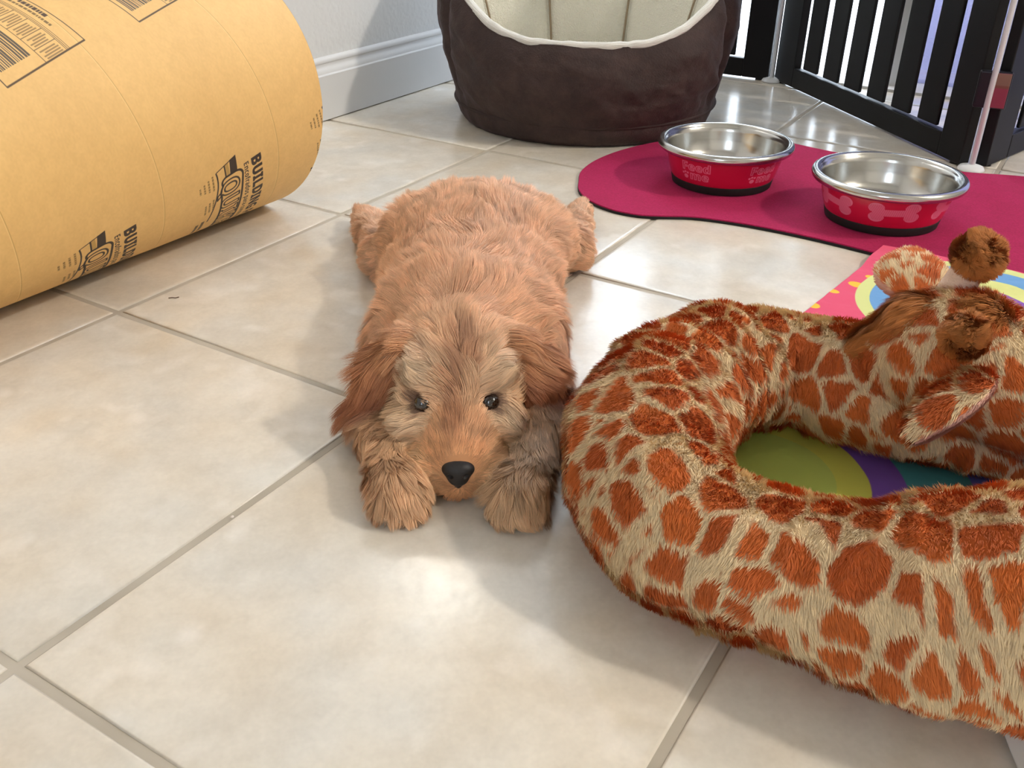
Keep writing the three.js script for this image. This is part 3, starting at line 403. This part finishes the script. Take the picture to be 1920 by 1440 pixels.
{
  const g = thing('plush_giraffe', 'orange and cream plush giraffe cushion curled on the floor beside the puppy', 'plush toy', [0, 0, 0]);
  const BASE = 0.0054, line = [[0.235, -0.300, 0.066], [0.19, -0.284, 0.069], [0.132, -0.270, 0.0655], [0.083, -0.260, 0.058], [0.041, -0.2545, 0.051], [-0.008, -0.250, 0.049], [-0.052, -0.261, 0.053], [-0.089, -0.304, 0.0575], [-0.106, -0.372, 0.0575], [-0.094, -0.438, 0.055], [-0.055, -0.482, 0.049], [-0.001, -0.489, 0.0495], [0.052, -0.492, 0.051], [0.101, -0.500, 0.052], [0.155, -0.498, 0.052], [0.19, -0.492, 0.05]];
  const cur = new THREE.CatmullRomCurve3(line.map(([x, z, a]) => new THREE.Vector3(x, a - 0.002, z)), false, 'centripetal'), rad = new THREE.CatmullRomCurve3(line.map(([, , a], i) => new THREE.Vector3(i, a, 0)), false, 'centripetal');
  const NU = 420, NV = 110, body = gridGeo(NU, NV, (u, v) => {
    const cap = 0.045, e = Math.min(u, 1 - u) / cap, taper = e < 1 ? Math.sqrt(Math.max(0, 1 - (1 - e) ** 2)) : 1, p = cur.getPoint(u), t = cur.getTangent(u), R = Math.max(rad.getPoint(u).y - 0.0045, 0.02), side = new THREE.Vector3(t.z, 0, -t.x).normalize(), a = v * 2 * Math.PI;
    const inner = sstep(0.42, 0.5, u) * sstep(0.68, 0.6, u), wr = (0.0035 + 0.006 * inner) * (Math.abs(noise(u * 46, Math.cos(a) * 1.3, Math.sin(a) * 1.3)) - 0.35) * -1 + 0.0022 * noise(u * 22, Math.cos(a) * 2, Math.sin(a) * 2 + 5);
    const q = (R + wr) * taper; return [p.x + side.x * Math.cos(a) * q, Math.max(BASE, p.y + Math.sin(a) * q), p.z + side.z * Math.cos(a) * q, u * 30, v * 9];
  });
  { const n = body.attributes.normal, p = body.attributes.position; let f = 0; for (let i = 0; i < p.count; i += 997) { const u = Math.floor(i / (NV + 1)) / NU, c = cur.getPoint(u); f += (p.getX(i) - c.x) * n.getX(i) + (p.getY(i) - c.y) * n.getY(i) + (p.getZ(i) - c.z) * n.getZ(i) > 0 ? 1 : -1; } if (f < 0) { const I = body.index; for (let t = 0; t < I.count; t += 3) { const a = I.getX(t + 1); I.setX(t + 1, I.getX(t + 2)); I.setX(t + 2, a); } body.computeVertexNormals(); }
    for (let i = 0; i <= NU; i++) { const a = i * (NV + 1), b = a + NV, v = new THREE.Vector3(n.getX(a) + n.getX(b), n.getY(a) + n.getY(b), n.getZ(a) + n.getZ(b)).normalize(); n.setXYZ(a, v.x, v.y, v.z); n.setXYZ(b, v.x, v.y, v.z); } }
  const plush = std({ vertexColors: true, roughness: 0.95 }), pile = std({ vertexColors: true, roughness: 0.75, side: THREE.DoubleSide });
  paint(body, giraffeColor); mesh('cushion_body', body, plush, g);
  const furProps = (len) => (x, y, z, nx, ny, nz) => (ny < -0.75 ? null : { len: len * rr(0.75, 1.2), comb: [0.2 + 0.7 * noise(x * 14, y * 14, z * 14), -0.5 + 0.5 * noise(x * 14 + 5, y * 14, z * 14), 0.7 + 0.7 * noise(x * 14, y * 14 + 9, z * 14)], lift: 0.5, width: 0.00058, color: giraffeColor(x, y, z), curl: 0.3, jit: 0.2, clump: 0.4, vary: 0.2 });
  const stuff = (geo, parent, name = 'plush_pile', m = pile) => { const f = mesh(name, geo, m, parent); f.userData.kind = 'stuff'; return f; };
  stuff(hair(body, 225000, furProps(0.0062), { segs: 2, guideEvery: 14, cell: 0.006, floorY: BASE, gravity: 0.1, waveF: 90 }), g);
  // head, seen from behind, resting on the far arm
  const headPr = [ellip([0.062, 0.094, -0.484], [0.050, 0.046, 0.046], { k: 0.02 }), ellip([0.115, 0.080, -0.474], [0.050, 0.040, 0.042], { k: 0.03 }), ellip([0.165, 0.068, -0.462], [0.036, 0.032, 0.036], { k: 0.03 }), capsule([0.03, 0.075, -0.49], [0.06, 0.085, -0.485], 0.04, 0.044, { k: 0.02 })];
  const headF = field(headPr, BASE + 0.01), head = surfaceNets(headF, [-0.03, 0.005, -0.545], [0.215, 0.15, -0.4], 0.005);
  paint(head, giraffeColor); const hm = mesh('head', head, plush, g);
  stuff(hair(head, 48000, furProps(0.006), { segs: 2, guideEvery: 14, cell: 0.006, gravity: 0.1, waveF: 90 }), hm);
  const earGeo = (base, tip, w, th, up) => {               // leaf-shaped stuffed ear with a hollowed inner face
    const A = new THREE.Vector3(...base), B = new THREE.Vector3(...tip), d = B.clone().sub(A), L = d.length(); d.normalize(); const n = new THREE.Vector3(...up), s = d.clone().cross(n).normalize(), m = s.clone().cross(d);
    const f = (u, v) => { const t = 0.02 + u * 0.97, ww = w * Math.pow(Math.sin(Math.PI * Math.pow(t, 0.75)), 0.7) * 0.5 + w * 0.12 * (1 - t), a = v * 2 * Math.PI, q = Math.cos(a) * ww, h = Math.sin(a) * th * (0.4 + 0.6 * Math.sin(Math.PI * t)) - (Math.sin(a) < 0 ? -1 : 1) * 0 + 0.35 * ww * (Math.cos(a) ** 2); return A.clone().addScaledVector(d, t * L).addScaledVector(s, q).addScaledVector(m, h).toArray(); };
    const ge = gridGeo(26, 28, f), c = new THREE.Vector3(); ge.computeBoundingBox(); ge.boundingBox.getCenter(c); let k = 0; const p = ge.attributes.position, nn = ge.attributes.normal; for (let i = 0; i < p.count; i += 7) { const u = Math.floor(i / 29) / 26, cx = A.x + d.x * u * L, cy = A.y + d.y * u * L, cz = A.z + d.z * u * L; k += (p.getX(i) - cx) * nn.getX(i) + (p.getY(i) - cy) * nn.getY(i) + (p.getZ(i) - cz) * nn.getZ(i) > 0 ? 1 : -1; } if (k < 0) { const I = ge.index; for (let t = 0; t < I.count; t += 3) { const a = I.getX(t + 1); I.setX(t + 1, I.getX(t + 2)); I.setX(t + 2, a); } ge.computeVertexNormals(); }
    return { ge, m };
  };
  const ear = (base, tip, w, th, up) => {
    const { ge, m } = earGeo(base, tip, w, th, up), pink = lin(226, 178, 160), inside = (nx, ny, nz) => nx * m.x + ny * m.y + nz * m.z > 0.35;
    paint(ge, (x, y, z, nx, ny, nz) => (inside(nx, ny, nz) ? pink : giraffeColor(x * 1.25, y * 1.25, z * 1.25))); const em = mesh('ear', ge, plush, g);
    stuff(hair(ge, 9000, (x, y, z, nx, ny, nz) => (inside(nx, ny, nz) ? { len: 0.003, comb: [tip[0] - base[0], tip[1] - base[1], tip[2] - base[2]], lift: 0.4, width: 0.0006, color: pink, curl: 0.2, jit: 0.2, clump: 0.3, vary: 0.1 } : { ...furProps(0.0065)(x, Math.abs(y), z, nx, Math.abs(ny), nz), color: giraffeColor(x * 1.25, y * 1.25, z * 1.25), comb: [tip[0] - base[0], tip[1] - base[1], tip[2] - base[2]] }), { segs: 2, guideEvery: 14, cell: 0.006, gravity: 0.06 }), em);
  };
  ear([0.042, 0.110, -0.520], [-0.003, 0.112, -0.600], 0.062, 0.018, [-0.25, -0.7, 0.45]);
  ear([0.080, 0.106, -0.436], [0.055, 0.082, -0.374], 0.044, 0.013, [0.75, -0.6, 0.35]);
  const horn = (a, b, pr) => {
    const A = new THREE.Vector3(...a), B = new THREE.Vector3(...b), q = new THREE.Quaternion().setFromUnitVectors(new THREE.Vector3(0, 1, 0), B.clone().sub(A).normalize()), L = A.distanceTo(B);
    const st = mesh('ossicone', new THREE.LatheGeometry([[0.0125, 0], [0.0118, L * 0.3], [0.011, L * 0.65], [0.0115, L]].map((p) => new THREE.Vector2(...p)), 24).applyQuaternion(q).translate(...a), std({ color: new THREE.Color(...lin(224, 196, 176)), roughness: 0.95, bumpMap: fleeceBump, bumpScale: 0.0006 }), g); st.userData.label = 'pale felt horn with a fluffy brown tip';
    const ball = surfaceNets(field([ellip(b, [pr, pr, pr])]), b.map((x) => x - pr * 1.4), b.map((x) => x + pr * 1.4), 0.003); paint(ball, () => MANE); const tm = mesh('tuft', ball, plush, st);
    return { ball, tm };
  };
  const tuftFur = ({ ball, tm }, n) => stuff(hair(ball, n, (x, y, z, nx, ny, nz) => ({ len: 0.0062 * rr(0.7, 1.2), comb: [noise(x * 90, y * 90, z * 90), noise(x * 90 + 4, y * 90, z * 90), noise(x * 90, y * 90 + 8, z * 90)], lift: 0.66, width: 0.0005, color: MANE, curl: 0.5, jit: 0.25, clump: 0.55, vary: 0.25 }), { segs: 3, guideEvery: 20, cell: 0.007, gravity: 0.05 }), tm, 'tuft_pile');
  tuftFur(horn([0.046, 0.122, -0.500], [0.0575, 0.161, -0.503], 0.0145), 13000);
  tuftFur(horn([0.070, 0.120, -0.462], [0.067, 0.131, -0.436], 0.0125), 11000);
  // mane along the crown
  const crest = surfaceNets(field([capsule([0.006, 0.088, -0.476], [0.03, 0.115, -0.476], 0.012, 0.014, { k: 0.01 }), capsule([0.03, 0.115, -0.476], [0.072, 0.127, -0.474], 0.014, 0.011, { k: 0.01 }), capsule([0.072, 0.127, -0.474], [0.098, 0.114, -0.474], 0.011, 0.007, { k: 0.01 })]), [-0.02, 0.07, -0.51], [0.12, 0.16, -0.45], 0.0035);
  paint(crest, () => MANE); const mane = mesh('mane', crest, plush, g); mane.userData.label = 'shaggy brown mane along the crown';
  stuff(hair(crest, 22000, (x, y, z, nx, ny, nz) => (ny < -0.3 ? null : { len: rr(0.012, 0.020), comb: [-0.9, -0.25, 0.55 + 0.5 * noise(x * 40, y * 40, z * 40)], lift: 0.3, width: 0.0005, color: MANE, curl: 0.25, jit: 0.16, clump: 0.6, vary: 0.25 }), { segs: 3, guideEvery: 22, cell: 0.007, gravity: 0.2 }), mane, 'mane_hair');
  // sewn-in care label
  const cv = document.createElement('canvas'); cv.width = 256; cv.height = 256; const c = cv.getContext('2d'); c.fillStyle = 'rgb(232,230,226)'; c.fillRect(0, 0, 256, 256); c.fillStyle = 'rgba(120,116,120,0.7)'; for (let j = 0; j < 6; j++) for (let i = 0; i < 24; i++) c.fillRect(70 + i * 7 + j * 2, 50 + j * 26, 3 + (i * 7 + j * 5) % 3, 15);
  const tx = new THREE.CanvasTexture(cv); tx.colorSpace = THREE.SRGBColorSpace;
  const tagGeo = (dy) => gridGeo(12, 12, (u, v) => { const a = [0.138, -0.250], e = [0.965, -0.26], f = [0.5, 0.866], w = u * 0.05, l = v * 0.052; return [a[0] + e[0] * w + f[0] * l, Math.max(0.0006, 0.010 * (1 - v) ** 2 + 0.0022 + dy), a[1] + e[1] * w + f[1] * l - 0.006, u, 1 - v]; });
  const ct = mesh('care_label', mergeGeometries([tagGeo(0), tagGeo(-0.0006)]), std({ map: tx, roughness: 0.7, side: THREE.DoubleSide }), g); ct.userData.label = 'white fabric care label';
}

// ---------------------------------------------------------------- puppy lying flat, chin between its paws
{
  const dog = thing('puppy', 'fluffy apricot puppy lying flat with its chin between its paws', 'dog', [-0.613 * T, 0, -0.759 * T], 33 * DEG);
  const cRim = lin(84, 50, 36), cStripe = lin(158, 100, 70), cBody = lin(214, 164, 127), cRump = lin(218, 170, 134), cHead = lin(214, 168, 130), cEar = lin(150, 88, 56), cEarTop = lin(190, 134, 92), cMuz = lin(200, 142, 98), cBrow = lin(246, 214, 178), cCheek = lin(222, 178, 132), cPaw = lin(222, 178, 138), cArm = lin(206, 168, 130), cArm2 = lin(206, 174, 142), cHind = lin(224, 178, 142);
  const back = (x, y) => [x * 3, -0.15, -1];
  const pr = [
    ellip([0.003, 0.046, -0.205], [0.070, 0.046, 0.085], { k: 0.03, col: cBody, len: 0.027, comb: back, lift: 0.34 }),
    ellip([0.006, 0.047, -0.290], [0.075, 0.047, 0.090], { k: 0.03, col: cBody, len: 0.029, comb: back, lift: 0.36 }),
    ellip([0.010, 0.048, -0.375], [0.084, 0.050, 0.076], { k: 0.03, col: cRump, len: 0.027, comb: (x) => [x * 6, -0.1, -0.8], lift: 0.42 }),
    capsule([0, 0.052, -0.115], [0.003, 0.054, -0.185], 0.042, 0.046, { k: 0.025, col: cBody, len: 0.030, comb: (x) => [x * 12, -0.1, -1], lift: 0.3 }),
    capsule([0.010, 0.058, -0.440], [0.014, 0.042, -0.482], 0.013, 0.007, { k: 0.015, col: cBody, len: 0.018, comb: () => [0, 0, -1], lift: 0.4 }),
    ellip([-0.001, 0.0545, -0.085], [0.041, 0.040, 0.046], { k: 0.02, col: cHead, len: 0.027, comb: (x, y, z) => [x * 20, 0.15, -1], lift: 0.34 }),
    ellip([-0.021, 0.072, -0.058], [0.017, 0.012, 0.015], { k: 0.012, col: cBrow, len: 0.014, comb: (x) => [-0.75, 0.35, 0.15], lift: 0.34 }),
    ellip([0.020, 0.072, -0.060], [0.017, 0.012, 0.015], { k: 0.012, col: cBrow, len: 0.014, comb: (x) => [0.75, 0.35, 0.15], lift: 0.34 }),
    capsule([0, 0.040, -0.058], [0, 0.0345, -0.034], 0.0265, 0.0225, { k: 0.014, col: cHead, len: 0.015, comb: (x, y) => [x * 40, 0.5, -0.6], lift: 0.22, short: 0.5 }),
    capsule([0, 0.0345, -0.034], [0, 0.0305, -0.017], 0.0225, 0.0195, { k: 0.014, col: cMuz, len: 0.0095, comb: (x, y) => [x * 22, 0.5, -1], lift: 0.16, short: 1 }),
    ellip([-0.0160, 0.0225, -0.022], [0.0165, 0.0150, 0.019], { k: 0.01, col: cCheek, len: 0.010, comb: () => [-0.8, -0.5, -0.8], lift: 0.18, short: 1 }),
    ellip([0.0160, 0.0225, -0.022], [0.0165, 0.0150, 0.019], { k: 0.01, col: cCheek, len: 0.010, comb: () => [0.8, -0.5, -0.8], lift: 0.18, short: 1 }),
    capsule([0, 0.016, -0.06], [0, 0.0125, -0.016], 0.021, 0.012, { k: 0.012, col: cMuz, len: 0.008, comb: (x) => [x * 20, -0.4, -1], lift: 0.15, short: 1 }),
    ellip([-0.028, 0.040, -0.056], [0.017, 0.018, 0.020], { k: 0.012, col: cCheek, len: 0.016, comb: () => [-1, -0.45, 0.15], lift: 0.25 }),
    ellip([-0.030, 0.022, -0.062], [0.016, 0.018, 0.022], { k: 0.012, col: cArm, len: 0.016, comb: () => [-0.8, -0.6, 0.3], lift: 0.25 }),
    ellip([0.030, 0.022, -0.064], [0.016, 0.018, 0.022], { k: 0.012, col: cArm, len: 0.016, comb: () => [0.8, -0.6, 0.3], lift: 0.25 }),
    ellip([0.027, 0.040, -0.058], [0.017, 0.018, 0.020], { k: 0.012, col: cCheek, len: 0.016, comb: () => [1, -0.45, 0.15], lift: 0.25 }),
    ellip([-0.0265, 0.0465, -0.0445], [0.0135, 0.0105, 0.012], { k: 0.01, col: cBrow, len: 0.015, comb: () => [-0.8, -0.55, 0.35], lift: 0.3 }),
    ellip([0.0255, 0.0465, -0.0465], [0.0135, 0.0105, 0.012], { k: 0.01, col: cBrow, len: 0.015, comb: () => [0.8, -0.55, 0.35], lift: 0.3 }),
    capsule([-0.037, 0.080, -0.088], [-0.058, 0.062, -0.090], 0.011, 0.012, { k: 0.01, col: cEarTop, len: 0.026, comb: () => [-0.8, -0.6, 0.15], lift: 0.3 }),
    capsule([-0.058, 0.062, -0.090], [-0.074, 0.026, -0.088], 0.012, 0.010, { k: 0.01, col: cEar, len: 0.030, comb: () => [-0.35, -1, 0.1], lift: 0.2 }),
    capsule([-0.052, 0.060, -0.078], [-0.064, 0.030, -0.074], 0.009, 0.009, { k: 0.01, col: cEar, len: 0.028, comb: () => [-0.35, -1, 0.1], lift: 0.2 }),
    capsule([0.038, 0.080, -0.092], [0.056, 0.062, -0.096], 0.011, 0.012, { k: 0.01, col: cEarTop, len: 0.026, comb: () => [0.8, -0.6, 0.1], lift: 0.3 }),
    capsule([0.056, 0.062, -0.096], [0.069, 0.026, -0.098], 0.012, 0.010, { k: 0.01, col: cEar, len: 0.030, comb: () => [0.3, -1, 0.1], lift: 0.2 }),
    capsule([0.050, 0.060, -0.084], [0.060, 0.030, -0.084], 0.009, 0.009, { k: 0.01, col: cEar, len: 0.028, comb: () => [0.3, -1, 0.1], lift: 0.2 }),
    capsule([-0.050, 0.036, -0.185], [-0.061, 0.024, -0.130], 0.032, 0.022, { k: 0.02, col: cBody, len: 0.018, comb: () => [-0.5, -0.6, 0.6], lift: 0.25 }),
    capsule([0.054, 0.036, -0.195], [0.064, 0.024, -0.140], 0.032, 0.022, { k: 0.02, col: cBody, len: 0.018, comb: () => [0.5, -0.6, 0.6], lift: 0.25 }),
    capsule([-0.061, 0.022, -0.130], [-0.056, 0.0185, -0.060], 0.020, 0.0165, { k: 0.012, col: cArm, len: 0.013, comb: () => [-0.1, -0.3, 1], lift: 0.22 }),
    capsule([-0.056, 0.0185, -0.060], [-0.044, 0.0175, -0.012], 0.0165, 0.0165, { k: 0.012, col: cPaw, len: 0.014, comb: () => [0.1, -0.3, 1], lift: 0.24 }),
    ellip([-0.040, 0.0165, -0.003], [0.0195, 0.0165, 0.020], { k: 0.01, col: cPaw, len: 0.018, comb: (x) => [(x + 0.04) * 30, -0.6, 0.8], lift: 0.28 }),
    capsule([0.064, 0.022, -0.140], [0.060, 0.0185, -0.070], 0.020, 0.0165, { k: 0.012, col: cArm2, len: 0.013, comb: () => [0.1, -0.3, 1], lift: 0.22 }),
    capsule([0.060, 0.0185, -0.070], [0.047, 0.0175, -0.010], 0.0165, 0.0165, { k: 0.012, col: cArm2, len: 0.014, comb: () => [-0.1, -0.3, 1], lift: 0.24 }),
    ellip([0.041, 0.0165, 0.003], [0.0195, 0.0165, 0.020], { k: 0.01, col: cArm, len: 0.018, comb: (x) => [(x - 0.04) * 30, -0.6, 0.8], lift: 0.28 }),
    capsule([-0.052, 0.040, -0.390], [-0.085, 0.023, -0.400], 0.036, 0.020, { k: 0.02, col: cRump, len: 0.018, comb: () => [-0.9, -0.3, -0.3], lift: 0.3 }),
    capsule([-0.085, 0.022, -0.400], [-0.108, 0.017, -0.490], 0.019, 0.014, { k: 0.015, col: cHind, len: 0.019, comb: () => [-0.5, -0.3, -0.7], lift: 0.28 }),
    capsule([-0.108, 0.016, -0.490], [-0.126, 0.013, -0.545], 0.013, 0.012, { k: 0.012, col: cHind, len: 0.019, comb: () => [-0.4, -0.1, -1], lift: 0.28 }),
    capsule([0.070, 0.040, -0.395], [0.106, 0.024, -0.420], 0.036, 0.022, { k: 0.02, col: cRump, len: 0.018, comb: () => [0.9, -0.3, -0.3], lift: 0.3 }),
    capsule([0.106, 0.023, -0.420], [0.121, 0.017, -0.510], 0.020, 0.014, { k: 0.015, col: cHind, len: 0.014, comb: () => [0.6, -0.3, -0.5], lift: 0.28 }),
    capsule([0.121, 0.016, -0.510], [0.132, 0.015, -0.560], 0.013, 0.013, { k: 0.012, col: cHind, len: 0.012, comb: () => [0.3, -0.1, -1], lift: 0.28 }),
  ];
  for (const [px, pz] of [[-0.040, -0.003], [0.041, 0.003]]) for (const t of [-1.4, -0.47, 0.47, 1.4]) pr.push(ellip([px + t * 0.009, 0.0105, pz + 0.0155 - Math.abs(t) * 0.003], [0.0065, 0.0085, 0.0085], { k: 0.005, col: px < 0 ? cPaw : cArm, len: 0.011, comb: () => [t * 0.3, -0.8, 0.7], lift: 0.25 }));
  const F = field(pr, 0.0012), skin = surfaceNets(F, [-0.165, -0.008, -0.60], [0.17, 0.128, 0.045], 0.0038);
  const eyes = [[-0.0245, 0.0605, -0.0425], [0.0222, 0.0605, -0.0445]], nose = [0.0005, 0.0325, 0.0005];
  const attr = (x, y, z) => {
    let W_ = 0, len = 0, lift = 0, sh = 0; const col = [0, 0, 0], comb = [0, 0, 0];
    for (const p of pr) { const d = dist(p, x, y, z); if (d > 0.02) continue; const w = Math.exp(-Math.max(d, -0.004) / 0.0032), c = p.comb(x, y, z), cl = Math.hypot(...c) || 1; W_ += w; len += w * p.len; lift += w * p.lift; sh += w * (p.short || 0); for (let k = 0; k < 3; k++) { col[k] += w * p.col[k]; comb[k] += w * c[k] / cl; } }
    return { len: len / W_, lift: lift / W_, sh: sh / W_, col: col.map((q) => q / W_), comb };
  };
  const tone = (x, y, z) => 1.2 + 0.22 * fbm(x * 26, y * 26, z * 26, 3);
  paint(skin, (x, y, z) => { const e = Math.min(...eyes.map((q) => Math.hypot(x - q[0], y - q[1], z - q[2]))), c = attr(x, y, z).col; return c.map((q, k) => mix(q * 0.9, cRim[k], sstep(0.0105, 0.0075, e))); });
  const bodyMesh = mesh('body', skin, std({ vertexColors: true, roughness: 0.9 }), dog);
  const coat = (x, y, z, nx, ny, nz) => {
    if (ny < -0.55 || y < 0.0035) return null; const a = attr(x, y, z); let len = a.len * rr(0.72, 1.18), rim = 0;
    for (const e of eyes) { const d = Math.hypot(x - e[0], y - e[1], z - e[2]); if (d < 0.0058) return null; if (d < 0.0138) len *= mix(0.14, 1, (d - 0.0058) / 0.0080); rim = Math.max(rim, sstep(0.0105, 0.0075, d)); }
    const dn = Math.hypot(x - nose[0], y - nose[1], (z - nose[2]) * 0.8); if (dn < 0.0115) return null; if (dn < 0.024) len *= mix(0.4, 1, (dn - 0.0115) / 0.0125);
    const stripe = sstep(0.009, 0.003, Math.abs(x - 0.001 - 0.006 * noise(z * 60, y * 60))) * sstep(0.045, 0.056, y) * sstep(-0.085, -0.06, z) * 0.6, t = tone(x, y, z), wv = a.sh > 0.5 ? 0.12 : 0.38, c = a.comb, l = Math.hypot(...c) || 1, s = 26;
    return { len, comb: [c[0] / l + wv * 1.3 * noise(x * s, y * s, z * s), c[1] / l + wv * 0.8 * noise(x * s + 11, y * s, z * s), c[2] / l + wv * 1.3 * noise(x * s, y * s + 17, z * s)], lift: a.lift + 0.12 * noise(x * 40, y * 40, z * 40 + 3), width: a.sh > 0.5 ? 0.00036 : 0.0004, color: a.col.map((q, k) => mix(q * Math.min(t, 0.8 / a.col[0]), mix(cStripe[k], cRim[k], rim), Math.max(rim * 0.85, stripe))), curl: a.sh > 0.5 ? 0.1 : 0.46, jit: 0.12, clump: a.sh > 0.5 ? 0.4 : 0.6, vary: 0.34 };
  };
  const furMat = std({ vertexColors: true, roughness: 0.6, side: THREE.DoubleSide });
  const fur = mesh('fur', hair(skin, 310000, coat, { segs: 3, guideEvery: 60, cell: 0.008, gravity: 0.08, waveF: 48 }), furMat, bodyMesh); fur.userData.kind = 'stuff'; fur.userData.label = 'wavy apricot coat';
  const eyeMat = std({ color: new THREE.Color(...lin(30, 20, 16)), roughness: 0.06, clearcoat: 1, clearcoatRoughness: 0.03 });
  for (const e of eyes) { const m = mesh('eye', new THREE.SphereGeometry(0.0068, 28, 20), eyeMat, bodyMesh); m.position.set(e[0], e[1], e[2]); m.userData.label = 'dark glossy eye'; }
  const noseF = field([ellip([nose[0], nose[1] + 0.0015, nose[2] - 0.001], [0.0112, 0.0066, 0.0072], { k: 0.004 }), ellip([nose[0], nose[1] - 0.0045, nose[2] + 0.0004], [0.0072, 0.0060, 0.0058], { k: 0.004 }), ellip([nose[0], nose[1] - 0.010, nose[2] - 0.0008], [0.0026, 0.004, 0.003], { k: 0.003 })]);
  const nostril = (x, y, z) => Math.max(noseF(x, y, z), -Math.min(dist(ellip([nose[0] - 0.0056, nose[1] - 0.0004, nose[2] + 0.0062], [0.0024, 0.0018, 0.003]), x, y, z), dist(ellip([nose[0] + 0.0056, nose[1] - 0.0004, nose[2] + 0.0062], [0.0024, 0.0018, 0.003]), x, y, z)));
  const nm = mesh('nose', surfaceNets(nostril, [-0.014, 0.014, -0.012], [0.015, 0.044, 0.012], 0.0007), std({ color: new THREE.Color(...lin(24, 20, 21)), roughness: 0.55, bumpMap: peel, bumpScale: 0.0002 }), bodyMesh); nm.userData.label = 'black leathery nose';
  mesh('mouth', new THREE.TubeGeometry(new THREE.CatmullRomCurve3([[-0.022, 0.017, -0.028], [-0.015, 0.0155, -0.014], [-0.006, 0.0175, -0.004], [0, 0.0205, -0.0005], [0.007, 0.0175, -0.004], [0.015, 0.0155, -0.014], [0.022, 0.017, -0.028]].map((p) => new THREE.Vector3(...p))), 48, 0.0016, 8), std({ color: new THREE.Color(...lin(48, 32, 28)), roughness: 0.6 }), bodyMesh).userData.label = 'dark lip line';
}

// ---------------------------------------------------------------- specks on the tiles
{
  const th = mesh('thread', new THREE.TubeGeometry(new THREE.CatmullRomCurve3([[-0.005, 0.0007, 0.0006], [-0.0015, 0.0009, -0.0004], [0.002, 0.0008, -0.0003], [0.005, 0.0012, -0.0016]].map((p) => new THREE.Vector3(...p))), 20, 0.0005, 6), std({ color: new THREE.Color(...lin(90, 70, 55)), roughness: 0.9 }));
  th.position.set(-0.638, 0, -0.380); th.rotation.y = 0.5; tag(th, 'short dark thread lying on the tile beside the yellow tube', 'thread');
  const cr = mesh('crumb', new THREE.IcosahedronGeometry(0.0011, 1).scale(1, 0.8, 1.2), std({ color: new THREE.Color(...lin(225, 215, 205)), roughness: 0.6 }));
  cr.position.set(-0.327, 0.0008, -0.160); tag(cr, 'tiny pale crumb on the floor left of the puppy', 'crumb');
}

renderer.render(scene, camera);
